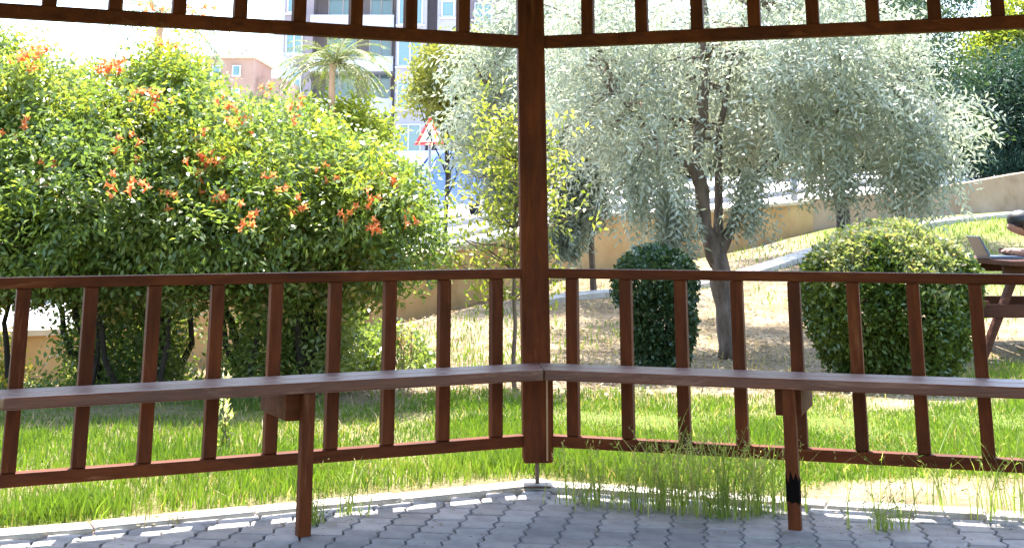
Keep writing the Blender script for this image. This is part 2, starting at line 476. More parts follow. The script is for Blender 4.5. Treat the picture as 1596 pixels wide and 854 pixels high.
PW, PL = .118, .20
def paver_mesh(seed):
    """zigzag interlocking concrete paver, 0.118 x 0.20 x 0.06 m with chamfered top"""
    j = .0028; d = .009
    ys = [0, PL / 8, 3 * PL / 8, 5 * PL / 8, 7 * PL / 8, PL]
    off = [0, d, -d, d, -d, 0]
    rt = [(PW / 2 - j + o, y - PL / 2) for y, o in zip(ys, off)]
    lf = [(-PW / 2 + j + o, y - PL / 2) for y, o in zip(ys, off)][::-1]
    rt[0] = (rt[0][0], rt[0][1] + j); rt[-1] = (rt[-1][0], rt[-1][1] - j)
    lf[0] = (lf[0][0], lf[0][1] - j); lf[-1] = (lf[-1][0], lf[-1][1] + j)
    o = rt + lf
    n_ = len(o)
    vs = [(x, y, -.03) for x, y in o] + [(x, y, -.006) for x, y in o] + [(x * .93, y * .955, 0) for x, y in o]
    fs = [tuple(range(2 * n_, 3 * n_))]
    for r_ in (0, 1):
        fs += [(r_ * n_ + i, r_ * n_ + (i + 1) % n_, (r_ + 1) * n_ + (i + 1) % n_, (r_ + 1) * n_ + i) for i in range(n_)]
    me = bpy.data.meshes.new('paver'); me.from_pydata(vs, [], fs); me.materials.append(PAVER)
    return me
pm = paver_mesh(0)
ang = R(-9)
ca, sa = math.cos(ang), math.sin(ang)
spots = []
for i in range(-30, 31):
    for j in range(-18, 22):
        u = i * PW; v_ = (j + (.5 if i % 2 else 0)) * PL
        x = u * ca - v_ * sa + .1; y = u * sa + v_ * ca + 4.2
        d = float(oct_in(np.array(x), np.array(y)))
        if d > .0: spots.append((x, y, d))
vis = [s for s in spots if s[1] > 4.3]
vis.sort(key=lambda s: -s[1])
vis = [s for s in vis if abs(s[0]) < .40 * s[1] + .25]
near = vis[:300]
nk = set((round(s[0], 4), round(s[1], 4)) for s in near)
for x, y, d in near:
    o = link('paver', pm, floor)
    o.location = (x, y, random.uniform(-.0025, .0025) - .001)
    o.rotation_euler = (random.gauss(0, .006), random.gauss(0, .006), ang + random.gauss(0, .006))
mb = MB()
pv = [tuple(v.co) for v in pm.vertices]; pf = [tuple(q.vertices) for q in pm.polygons]
for x, y, d in spots:
    if (round(x, 4), round(y, 4)) in nk: continue
    mb.add([(a * ca - b * sa + x, a * sa + b * ca + y, c + random.uniform(-.002, 0)) for a, b, c in pv], pf)
o = mb.build('paver_field', PAVER, floor); o['kind'] = 'stuff'

kb = tag(empty('kerb'), kind='structure')
for k, (dd, nn) in enumerate(((dL, nL), (dR, nR))):
    L = S * (1 + .13)
    ns = 4
    for q in range(ns):
        a = C0 + dd * (q * (S + .0) / ns + .004 - .0) - nn * .03
        b = C0 + dd * ((q + 1) * S / ns - .004) - nn * .03
        if q == 0: a = a - dd * .085
        if q == ns - 1: b = b + dd * .08
        z = random.uniform(-.004, .004)
        st = MB(); st.beam((*a, -.042 + z), (*b, -.042 + random.uniform(-.004, .004)), .11, .11)
        st.build('kerb_stone', KERB, kb, bevel=.008)

# ------------------------------------------------------------------ gazebo: posts, frieze, roof
gz = empty('gazebo', (CEN.x, CEN.y, 0))
tag(gz, 'brown painted timber gazebo with corner post and slatted frieze framing the park view', 'gazebo')
def frame_for(k):
    """corner point, along-wall dir and inward normal of side k (k=0: the side left of the corner ahead)"""
    a, b = OCT[k % 8], OCT[(k + 1) % 8]
    d = (b - a).normalized(); m_ = a0 + (k + .5) * math.pi / 4
    return a, d, Vector((-math.cos(m_), -math.sin(m_)))
PWD = .110
for k in range(8):
    q = OCT[k]
    a = a0 + k * math.pi / 4
    ax = Vector((-math.sin(a), math.cos(a), 0)); ay = Vector((math.cos(a), math.sin(a), 0))
    mb = MB()
    lean = -.012 if k == 0 else 0
    zb, zt = .095, 2.28
    h = PWD / 2
    base = [Vector((q.x, q.y, zb)) - ax * (lean if k == 0 else 0) * 1.0, Vector((q.x, q.y, zt))]
    vs = []
    for c_, z_ in ((base[0], zb), (base[1], zt)):
        off = Vector((.010, 0, 0)) if (k == 0 and z_ == zb) else (Vector((-.018, 0, 0)) if k == 0 else Vector((0, 0, 0)))
        for sx, sy in ((-1, -1), (1, -1), (1, 1), (-1, 1)):
            vs.append(Vector((q.x, q.y, z_)) + off + ax * h * sx + ay * h * sy)
    mb.add(vs, [(3, 2, 1, 0), (4, 5, 6, 7), (0, 1, 5, 4), (1, 2, 6, 5), (2, 3, 7, 6), (3, 0, 4, 7)])
    po = mb.build('post', WOODV, gz, bevel=.006)
    r_ = MB(); r_.tube([(q.x + .010, q.y, -.03), (q.x + .010, q.y, .11)], .008, 8)
    r_.box((q.x + .01, q.y, .010), (.10, .10, .006))
    r_.build('anchor_rod', STEEL, po)
    if k == 0:
        st = MB(); st.box((q.x + .062, q.y - .022, .275), (.016, .05, .35), Vector((1, .1, 0)).normalized(), Vector((-.1, 1, 0)).normalized())
        st.build('side_board', WOODV, po, bevel=.002)
        st = MB(); st.box((q.x + .0482, q.y - .0565, .27), (.007, .004, .33))
        st.build('split', PALEWOOD, po)
SLAT_X0 = 0.20
for k in (0, 7):
    a, d, nn = frame_for(k)
    if k == 7: a, d = OCT[0], dR
    d3 = Vector((*d, 0)); n3 = Vector((*nn, 0))
    for (z0, z1, nm, th) in ((1.678, 1.728, 'frieze_beam', .05), (2.10, 2.19, 'top_beam', .07)):
        st = MB()
        e0, e1 = a + d * .045, a + d * (S - .045)
        st.beam((*e0, (z0 + z1) / 2), (*e1, (z0 + z1) / 2), th, z1 - z0)
        st.build(nm, WOOD, gz, bevel=.004)
    t0, dt = (.319, .231) if k == 0 else (.239, .228)
    for q in range(9):
        t = t0 + q * dt
        if t > S - .1: break
        c = a + d * t
        st = MB(); st.box((*c, (1.728 + 2.10) / 2), (.050, .035, .372), d3, n3, (0, 0, 1))
        st.build('frieze_slat', WOODV, gz, bevel=.003)
# other sides: only the beams that carry the roof
for k in range(1, 7):
    a, d, nn = frame_for(k)
    st = MB(); st.beam((*(a + d * .045), 2.145), (*(a + d * (S - .045)), 2.145), .07, .09); st.build('top_beam', WOOD, gz, bevel=.004)
OVER = .715
ZW, SL = 2.40, math.tan(R(17))
Re = (APO + OVER) / math.cos(R(22.5))
ev = [CEN + (q - CEN) * (Re / RC) for q in OCT]
ze = ZW - OVER * SL; zap = ZW + APO * SL
for k in range(8):
    p0, p1 = ev[k], ev[(k + 1) % 8]
    mb = MB(); q0, q1 = p1.lerp(CEN, .998), p0.lerp(CEN, .998)
    mb.prism([(*p0, ze), (*p1, ze), (*q0, zap), (*q1, zap)], (0, 0, .03))
    mb.build('roof_panel', ROOFWOOD, gz)
    st = MB(); st.beam((*p0, ze + .02), (*p1, ze + .02), .03, .09); st.build('eave_board', WOOD, gz)

# ------------------------------------------------------------------ leaning back railings
def railing(k, a, d, nn, name_side, label, ts):
    d3 = Vector((*d, 0)); n3 = Vector((*nn, 0)); up = Vector((0, 0, 1))
    root = empty('backrest_railing', (*(a + d * S / 2), 0), math.atan2(d.y, d.x))
    tag(root, label, 'railing', 'back railings of the gazebo')
    pb, pt = 0.0, 0.0                # distance outside the post line, bottom and top
    zb, zt = .172, .788
    sl = (Vector((0, 0, zt - zb)) - n3 * (pt - pb)).normalized()
    nr = d3.cross(sl).normalized()
    for (t_out, z, hh, ww, nm) in ((pb, zb, .042, .05, 'bottom_rail'), (pt, zt, .036, .055, 'top_rail')):
        st = MB()
        e0 = a + d * .048 - nn * t_out; e1 = a + d * (S - .05) - nn * t_out
        st.beam((*e0, z), (*e1, z), ww, hh)
        st.build(nm, WOOD, root, bevel=.004)
    for i, t in enumerate(ts):
        p0 = a + d * t - nn * pb; p1 = a + d * t - nn * pt
        A = Vector((*p0, zb + .022)); B = Vector((*p1, zt - .019))
        st = MB(); jit = random.gauss(0, .0015)
        st.box((A + B) / 2 + d3 * jit, (.046, .038, (B - A).length), d3, nr, (B - A).normalized())
        st.build('baluster', WOODV, root, bevel=.003)
    return root
tsL = [.167 + .2213 * q for q in range(9)]
tsR = [.160 + .2160 * q for q in range(9)]
railing(0, C0, dL, nL, 'left', 'brown slatted back railing with square balusters, left of the corner post', tsL)
railing(1, C0, dR, nR, 'right', 'brown slatted back railing with square balusters, right of the corner post', tsR)

# ------------------------------------------------------------------ benches
def bench(a, d, nn, other_n, other_d, label, side, tleg):
    d3 = Vector((*d, 0)); n3 = Vector((*nn, 0))
    root = empty('bench', (*(a + d * S / 2 + nn * .31), 0), math.atan2(d.y, d.x))
    tag(root, label, 'bench', 'wooden benches inside the gazebo')
    i0, i1 = .195, .43
    tm = math.tan(R(22.5))
    st = MB()
    gap = .0015
    zt, th = .472, .036
    def P(t, n_, z): 
        q = a + d * t + nn * n_
        return (q.x, q.y, z)
    # mitred seat board (two planks)
    mid = .312
    for (p0, p1) in ((i0, mid - .002), (mid + .002, i1)):
        st = MB()
        # a notch round the post at the corner
        poly = [P(p0 * tm + gap, p0, zt - th), P(S - p0 * tm, p0, zt - th), P(S - p1 * tm, p1, zt - th), P(p1 * tm + gap, p1, zt - th)]
        if side == 'R': poly = poly[::-1]
        st.prism(poly, (0, 0, th))
        st.build('seat_plank', WOOD_SEAT, root, bevel=.004)
    c = a + d * tleg
    q = c + nn * .395
    lg = MB(); lg.box((q.x, q.y, (zt - th) / 2 - .01), (.042, .042, zt - th + .018), d3, n3)
    leg = lg.build('leg', WOODV, root, bevel=.003)
    # bracket block between railing and leg
    sgn = 1
    q2 = c + nn * .22 + d * (.022 if side == 'L' else -.008)
    bk = MB(); bk.box((q2.x, q2.y, zt - th - .046), (.09, .30, .088), d3, n3)
    bk.build('bracket', WOOD, root, bevel=.004)
    if side == 'R':
        bk = MB(); hw = .0218
        ring = []
        for (sa_, sb_, ta_, tb_) in ((-1, -1, 1, 0), (1, -1, 0, 1), (1, 1, -1, 0), (-1, 1, 0, -1)):
            for u_ in range(5): ring.append((sa_ * hw + ta_ * hw * 2 * u_ / 5, sb_ * hw + tb_ * hw * 2 * u_ / 5))
        vs_ = []
        for (u_, w_) in ring:
            g_ = Vector((q.x, q.y, 0)) + d3 * u_ + n3 * w_
            vs_ += [(g_.x, g_.y, .085 + random.uniform(-.014, .010)), (g_.x, g_.y, .155 + random.uniform(-.016, .028))]
        m_ = len(ring)
        bk.add(vs_, [(2 * i_, 2 * ((i_ + 1) % m_), 2 * ((i_ + 1) % m_) + 1, 2 * i_ + 1) for i_ in range(m_)])
        bk.build('scorch_mark', CHAR, leg)
    # end leg at the far post
    q = a + d * (S - .12) + nn * .395
    lg = MB(); lg.box((q.x, q.y, (zt - th) / 2 - .01), (.042, .042, zt - th + .018), d3, n3)
    lg.build('leg', WOODV, root, bevel=.003)
    return root
bench(C0, dL, nL, nR, dR, 'narrow brown bench left of the corner post, on a plain square leg', 'L', 1.05)
bench(C0, dR, nR, nL, dL, 'narrow brown bench right of the corner post, its leg scorched black near the floor', 'R', 1.045)

# ------------------------------------------------------------------ park walls and street
WL = [(-9.5, 8.6, -.45, .10), (-6.6, 9.7, -.4, .12), (-3.35, 11.4, -.35, .13)]
WM = [(-3.35, 11.4, -.35, .50), (-2.3, 12.7, -.3, .53), (-1.2, 15, -.2, .57), (-.2, 16.5, 0, .74), (.83, 18, .1, 1.0), (2.56, 19.5, .2, 1.06), (4.3, 20.7, .5, 1.2)]
WR = [(4.3, 20.7, .5, 1.26), (5.6, 21.5, .7, 1.36), (6.9, 22.2, .8, 1.50), (8.2, 23, .9, 1.70), (9.6, 23.6, 1.0, 1.88), (13, 25, 1.1, 2.1)]
def wall(pts, label, mat, cop=True):
    root = empty('boundary_wall', (pts[0][0], pts[0][1], pts[0][2]))
    tag(root, label, 'wall')
    th = .2
    def sheet(z_off0, z_off1, t, name, mt, useTop):
        mb = MB()
        P2 = [Vector((p[0], p[1])) for p in pts]
        ns = []
        for i in range(len(P2)):
            t_ = (P2[min(i + 1, len(P2) - 1)] - P2[max(i - 1, 0)]).normalized()
            ns.append(Vector((-t_.y, t_.x)))
        vs = []
        for i, p in enumerate(pts):
            f = P2[i] - ns[i] * t / 2; b = P2[i] + ns[i] * t / 2
            z0 = (p[3] if useTop else p[2]) + z_off0; z1 = p[3] + z_off1
            vs += [(f.x, f.y, z0), (f.x, f.y, z1), (b.x, b.y, z1), (b.x, b.y, z0)]
        fs = []
        for i in range(len(pts) - 1):
            o = 4 * i
            for k in range(4):
                fs.append((o + k, o + 4 + k, o + 4 + (k + 1) % 4, o + (k + 1) % 4))
        e = 4 * (len(pts) - 1)
        fs += [(0, 1, 2, 3), (e + 3, e + 2, e + 1, e)]
        mb.add(vs, fs)
        mb.build(name, mt, root)
    sheet(0, 0, th, 'wall_face', mat, False)
    if cop: sheet(.002, .045, th + .05, 'coping', COPING, True)
    return root
wall(WL, 'low ochre wall in deep shade under the flowering vine at far left', YWALL)
wall(WM, 'ochre rendered wall running behind the vine, the corner post and the silver tree', YWALL)
wall(WR, 'pinkish beige ramp wall rising to the right behind the clipped round shrub', PWALL, False)

ALLW = WL + WM[1:] + WR[1:]
wx = np.array([p[0] for p in ALLW]); wy = np.array([p[1] for p in ALLW]); wt = np.array([p[3] for p in ALLW])
def street_z(x, y):
    w0 = np.interp(x, wx, wy); z0 = np.interp(x, wx, wt) - .04 - np.interp(x, [6.4, 8], [0, .38])
    s = np.interp(x, [-8, -2, 2, 6, 12], [.01, .026, .035, .04, .045])
    return z0 + s * np.clip(y - w0, 0, 32)
sx = np.concatenate([[-400, -120, -40], np.linspace(-12, 20, 65), [40, 120, 400]])
rows = [0.08, .5, 1.5, 3, 5, 8, 12, 17, 23, 32, 60, 150, 500, 1500]
V = []
for r_ in rows:
    for x in sx:
        y = np.interp(x, wx, wy) + r_
        V.append((x, y, float(street_z(np.array(x), np.array(y)))))
nx_ = len(sx)
F = [(j * nx_ + i, j * nx_ + i + 1, (j + 1) * nx_ + i + 1, (j + 1) * nx_ + i) for j in range(len(rows) - 1) for i in range(nx_ - 1)]
mb = MB(); mb.add(V, F); tag(mb.build('street', STREET, smooth=True), kind='structure')
def sz(x, y): return float(street_z(np.array(float(x)), np.array(float(y))))

# kerb lines across the street
for q, (off, hgt, wd) in enumerate(((4.2, .12, .3), (10.5, .14, .35))):
    mb = MB()
    xs = np.linspace(-7, 14, 40)
    pts_ = [(x, np.interp(x, wx, wy) + off) for x in xs]
    for i in range(len(pts_) - 1):
        (xa, ya), (xb, yb) = pts_[i], pts_[i + 1]
        mb.beam((xa, ya, sz(xa, ya) + hgt / 2 - .03), (xb, yb, sz(xb, yb) + hgt / 2 - .03), wd, hgt)
    tag(mb.build('street_kerb', mat_plain('street_kerb_stone_%d' % q, (.22, .215, .21), .9)), kind='structure')

# narrow concrete path in front of the wall
pp = [(.2, 13.6), (1.3, 14.6), (2.6, 16.1), (3.9, 17.8), (5.4, 19.2), (7.6, 20.8), (11, 22.4)]
mb = MB(); vs = []; fs = []
pin = []
for i in range(len(pp) - 1):
    for s_ in np.linspace(0, 1, 9)[:-1]:
        pin.append((pp[i][0] * (1 - s_) + pp[i + 1][0] * s_, pp[i][1] * (1 - s_) + pp[i + 1][1] * s_))
for i, q in enumerate(pin):
    t_ = Vector(pin[min(i + 1, len(pin) - 1)]) - Vector(pin[max(i - 1, 0)]); t_.normalize()
    nv = Vector((-t_.y, t_.x)) * .14
    for s_ in (-1, 1):
        x, y = q[0] + nv.x * s_, q[1] + nv.y * s_
        vs += [(x, y, tz(x, y) + .045), (x, y, tz(x, y) - .1)]
for i in range(len(pin) - 1):
    o = 4 * i
    fs += [(o, o + 4, o + 6, o + 2), (o, o + 1, o + 5, o + 4), (o + 2, o + 6, o + 7, o + 3)]
mb.add(vs, fs); tag(mb.build('path', KERB), kind='structure')

# ------------------------------------------------------------------ foliage generators
def in_ell(p, e):
    c = np.array(e[:3]); r = np.array(e[3:6])
    return (((p - c) / r) ** 2).sum(-1)
def ell_surface(E, n_pts, jitter=.12, inner=.75):
    """points near the outer skin of a union of ellipsoids, with outward normals"""
    area = np.array([((e[3] * e[4]) ** 1.6 + (e[3] * e[5]) ** 1.6 + (e[4] * e[5]) ** 1.6) ** (1 / 1.6) for e in E])
    pr = area / area.sum()
    P, Nn = [], []
    tot = 0
    while tot < n_pts:
        k = rng.choice(len(E), size=n_pts, p=pr)
        u = unit(rng.normal(size=(n_pts, 3)))
        ec = np.array([e[:3] for e in E])[k]; er = np.array([e[3:6] for e in E])[k]
        rad = 1 - np.abs(rng.normal(0, jitter, n_pts))
        p = ec + u * er * rad[:, None]
        ok = np.ones(n_pts, bool)
        for i, e in enumerate(E):
            ok &= ~((in_ell(p, e) < inner ** 2) & (k != i))
        P.append(p[ok]); Nn.append(unit(u / er)[ok]); tot += ok.sum()
    P = np.concatenate(P)[:n_pts]; Nn = np.concatenate(Nn)[:n_pts]
    return P, Nn

def sprays(P, D, nleaf, step, droop=.0, spread=.9, jit=.25):
    """leaf positions and axes along curved sprays that start at P in direction D"""
    n_ = len(P)
    D = unit(D)
    pos, axi, nrm = [], [], []
    cur = P.copy(); d = D.copy()
    side = unit(np.cross(d, rng.normal(size=(n_, 3))))
    for k in range(nleaf):
        cur = cur + d * step * rng.uniform(.8, 1.2, (n_, 1))
        d = unit(d + np.array([0, 0, -droop]) + rng.normal(0, .05, (n_, 3)))
        s = side * (1 if k % 2 else -1)
        s = unit(s + rng.normal(0, jit, (n_, 3)))
        pos.append(cur.copy()); axi.append(unit(d * (1 - spread * .5) + s * spread)); nrm.append(unit(np.cross(d, s) + rng.normal(0, jit, (n_, 3))))
    return np.concatenate(pos), np.concatenate(axi), np.concatenate(nrm)

def upfix(nr, up=.0):
    s = np.where(nr[:, 2:3] < 0, -1, 1)
    return unit(nr * s + np.array([0, 0, up]))

def limb_path(a, b, sag=.0, wob=.06, n_=7):
    a, b = np.array(a, float), np.array(b, float)
    L = np.linalg.norm(b - a)
    ts = np.linspace(0, 1, n_)
    off = np.cumsum(rng.normal(0, wob * L / n_ ** .5, (n_, 3)), 0); off -= np.outer(ts, off[-1]); off[0] = 0
    p = a + np.outer(ts, b - a) + off
    p[:, 2] += np.sin(ts * math.pi) * sag * L
    return p

# ------------------------------------------------------------------ trumpet vine
vine = empty('trumpet_vine', (-2.1, 8.9, -.02))
tag(vine, 'big trumpet vine thicket with orange flower clusters left of the corner post', 'vine')
VE = [(-3.02, 8.91, 1.34, .76, .72, .56), (-2.22, 8.73, 1.20, .72, .76, .52), (-1.52, 8.78, 1.12, .62, .72, .48), (-1.02, 8.73, .97, .42, .58, .37),
      (-3.78, 9.0, 1.32, .76, .72, .65), (-2.72, 9.0, 1.50, .40, .45, .26), (-2.30, 9.0, 1.66, .26, .40, .32), (-3.38, 9.0, 1.70, .36, .45, .29), (-1.72, 8.91, 1.37, .36, .45, .24),
      (-.88, 8.64, 1.06, .26, .36, .25), (-2.6, 8.28, .98, .62, .40, .33), (-1.65, 8.28, .91, .58, .40, .28), (-3.5, 8.28, .98, .54, .40, .35), (-1.26, 8.87, 1.24, .32, .40, .20)]
# knobbly surface: many small lumps on the big masses
_P, _N = ell_surface(VE, 110, .05, .9)
for q, nq in zip(_P, _N):
    r_ = random.uniform(.10, .22)
    if nq[2] > .45:
        if q[0] > -2.0 or random.random() < .4: continue
        r_ *= .7
    VE.append((q[0], q[1], q[2], r_, r_, r_ * .8))
P, Nn = ell_surface(VE, 15500, .16, .80)
hd = np.array([0, 0, .35])
pos, ax_, nr = sprays(P, Nn * .55 + hd + rng.normal(0, .55, P.shape), 7, .030, .10, 1.0)
leaves('foliage', pos, ax_, upfix(nr + np.repeat(Nn[None], 7, 0).reshape(-1, 3) * .7, .4), rng.uniform(.032, .060, len(pos)), rng.uniform(.015, .026, len(pos)), VINE, vine)
# leaves deep inside, so that the mass is not see-through
k_ = rng.choice(9, 3000); u_ = unit(rng.normal(size=(3000, 3))) * rng.uniform(.2, .8, (3000, 1))
ve = np.array(VE[:9])[k_]
q = ve[:, :3] + u_ * ve[:, 3:6]
pos, ax_, nr = sprays(q, rng.normal(0, 1, q.shape), 5, .035, .05, 1.0)
leaves('inner_foliage', pos, ax_, upfix(nr, .3), rng.uniform(.05, .08, len(pos)), rng.uniform(.028, .042, len(pos)), VINE, vine)
# young yellow shoots along the upper edge, thickest towards the right
pt_ = np.clip(.25 + (P[:, 0] + 3.2) * .35, .15, .9) * (Nn[:, 2] > .3) * (vnoise(P[:, 0], P[:, 2], 2.4, 51) > .38)
sel = P[rng.choice(len(P), 2300, p=pt_ / pt_.sum())]
pos, ax_, nr = sprays(sel, rng.normal(0, .5, sel.shape) + np.array([0, -.1, .6]), 6, .027, .10, 1.0)
leaves('young_shoots', pos, ax_, upfix(nr, .5), rng.uniform(.034, .06, len(pos)), rng.uniform(.016, .027, len(pos)), VINEY, vine)
# long whips rising above the mass
wp = MB(); pos_all, ax_all, nr_all = [], [], []
for (x, z, L) in ((-3.3, 1.85, .3), (-3.1, 1.85, .25), (-2.36, 1.85, .36), (-2.25, 1.9, .45), (-2.2, 1.85, .3), (-2.45, 1.85, .33), (-1.75, 1.55, .16), (-1.45, 1.52, .16), (-3.5, 1.9, .26), (-1.1, 1.42, .16), (-2.3, 1.85, .5)):
    b = np.array([x + random.gauss(0, .05), 9.0 + random.gauss(0, .15), z - .15])
    e = b + np.array([random.gauss(0, .12), random.gauss(0, .1), L])
    pt = limb_path(b, e, .0, .08, 6)
    wp.tube(pt, np.linspace(.006, .002, 6), 4, False)
    for k in range(6):
        q = np.repeat(pt[k][None], 3, 0)
        a_, b_, c_ = sprays(q, rng.normal(0, .6, (3, 3)) + np.array([0, 0, .3]), 9, .024, .1, 1.0)
        pos_all.append(a_); ax_all.append(b_); nr_all.append(c_)
pos, ax_, nr = map(np.concatenate, (pos_all, ax_all, nr_all))
leaves('whip_leaves', pos, ax_, upfix(nr, .3), rng.uniform(.03, .055, len(pos)), rng.uniform(.015, .025, len(pos)), VINEY, vine)
wp.build('whips', TWIG, vine)
# underside: older leaves, some brown, lightened in colour for back light, below the mass
n_ = 3000
q = np.stack([rng.uniform(-4.0, -.8, n_), rng.uniform(8.15, 9.2, n_), rng.uniform(.64, .90, n_)], 1)
q[:, 2] += vnoise(q[:, 0], q[:, 1], 2.2, 6) * .14 - .07
pos, ax_, nr = sprays(q, rng.normal(0, .6, q.shape) + np.array([0, -.3, -.35]), 7, .026, .12, 1.0)
leaves('old_backlit_leaves', pos, ax_, upfix(nr, .2), rng.uniform(.034, .06, len(pos)), rng.uniform(.017, .029, len(pos)), VINED, vine)
# hanging curtains of vine down to the ground
for (x0, x1, y0, y1, z0, z1, cnt, mt) in ((-2.75, -2.05, 8.8, 9.5, .02, .75, 1300, VINE), (-1.72, -.98, 8.8, 9.5, .02, .75, 1600, VINE), (-3.9, -3.2, 9.2, 9.7, .0, .30, 450, VINED), (-4.0, -.95, 8.7, 9.2, -.04, .08, 900, VINE)):
    q = np.stack([rng.uniform(x0, x1, cnt), rng.uniform(y0, y1, cnt), rng.uniform(z0, z1, cnt)], 1)
    pos, ax_, nr = sprays(q, rng.normal(0, .4, q.shape) + np.array([0, -.2, -.6]), 8, .026, .05, 1.0)
    leaves('hanging_strands', pos, ax_, upfix(nr, .1), rng.uniform(.03, .055, len(pos)), rng.uniform(.014, .024, len(pos)), mt, vine)
mb = MB()
for x in (-3.7, -3.06, -2.52, -2.3, -2.12, -1.62, -1.4, -1.2, -1.0):
    for r_ in range(3):
        b = (x + random.gauss(0, .06), 8.95 + random.gauss(0, .12), -.10)
        e = (x + random.gauss(0, .25), 8.85 + random.gauss(0, .2), random.uniform(.8, 1.2))
        mb.tube(limb_path(b, e, 0, .07, 8), np.linspace(random.uniform(.018, .035), .008, 8), 6)
for _ in range(26):
    x = random.uniform(-3.8, -.9)
    b = (x, random.uniform(8.15, 8.5), random.uniform(.68, .95)); e = (x + random.gauss(0, .25), b[1] + random.gauss(0, .1), b[2] - random.uniform(.05, .3))
    mb.tube(limb_path(b, e, -.1, .08, 6), np.linspace(.008, .003, 6), 5)
mb.build('stems', BARKD, vine, smooth=True)

# flower clusters (thing > part): trumpets with five flared petals
def trumpet_verts(base, d, L):
    d = unit(np.array(d)); u = unit(np.cross(d, [.3, .2, .93])); w_ = np.cross(d, u)
    out_ = []
    rings = ((0, .0035), (.55, .0075), (.85, .013))
    n_s = 5
    ring = lambda t, r: [base + d * L * t + (u * math.cos(2 * math.pi * k / n_s) + w_ * math.sin(2 * math.pi * k / n_s)) * r for k in range(n_s)]
    rr = [ring(*q) for q in rings]
    for a_, b_ in zip(rr[:-1], rr[1:]):
        for k in range(n_s):
            out_.append([a_[k], a_[(k + 1) % n_s], b_[(k + 1) % n_s], b_[k]])
    for k in range(n_s):
        a1 = 2 * math.pi * (k + .5) / n_s
        tip = base + d * L * .92 + (u * math.cos(a1) + w_ * math.sin(a1)) * .030
        mid = base + d * L * .98 + (u * math.cos(a1) + w_ * math.sin(a1)) * .022
        out_.append([rr[-1][k], rr[-1][k] * .3 + tip * .7 - d * .004, tip, rr[-1][(k + 1) % n_s]])
    return out_
FL = [(30, 92, 6), (12, 100, 3), (48, 85, 4), (155, 112, 7), (140, 118, 4), (168, 104, 4), (200, 153, 4), (230, 160, 5), (234, 172, 4), (365, 193, 7), (310, 258, 5), (330, 255, 5), (185, 228, 4), (20, 206, 4),
      (80, 265, 4), (172, 292, 3), (208, 290, 4), (345, 314, 4), (385, 334, 4), (250, 71, 4), (458, 176, 4), (575, 356, 4), (290, 18, 4), (217, 6, 4), (470, 322, 3), (610, 285, 3), (350, 168, 4),
      (310, 285, 3), (545, 330, 3), (500, 268, 3), (425, 290, 3), (258, 308, 3), (60, 292, 3), (315, 220, 3), (410, 145, 3), (580, 305, 3), (640, 345, 3)]
allP = np.concatenate([P, pos])
for (px, py, cnt) in FL:
    X = (px - 798) * 8.55 / 2221; Z = 1 - (py - 340) * 8.55 / 2221
    # settle each cluster on the front skin of the thicket
    dd = (P[:, 0] - X) ** 2 + (P[:, 2] - Z) ** 2
    near_ = np.argsort(dd)[:30]
    y = P[near_, 1].min() - .07 if dd[near_[0]] < .01 else 8.9
    X *= y / 8.55; Z = 1 + (Z - 1) * y / 8.55
    qs = []
    for k in range(int(cnt * 1.6)):
        b = np.array([X, y, Z]) + rng.normal(0, .03, 3) * np.array([1.2, .7, .8])
        qs += trumpet_verts(b, rng.normal(0, .6, 3) + np.array([0, -.55, .35]), random.uniform(.04, .06))
    np_mesh('flower_cluster', np.array(qs), 4, FLOWER, vine)

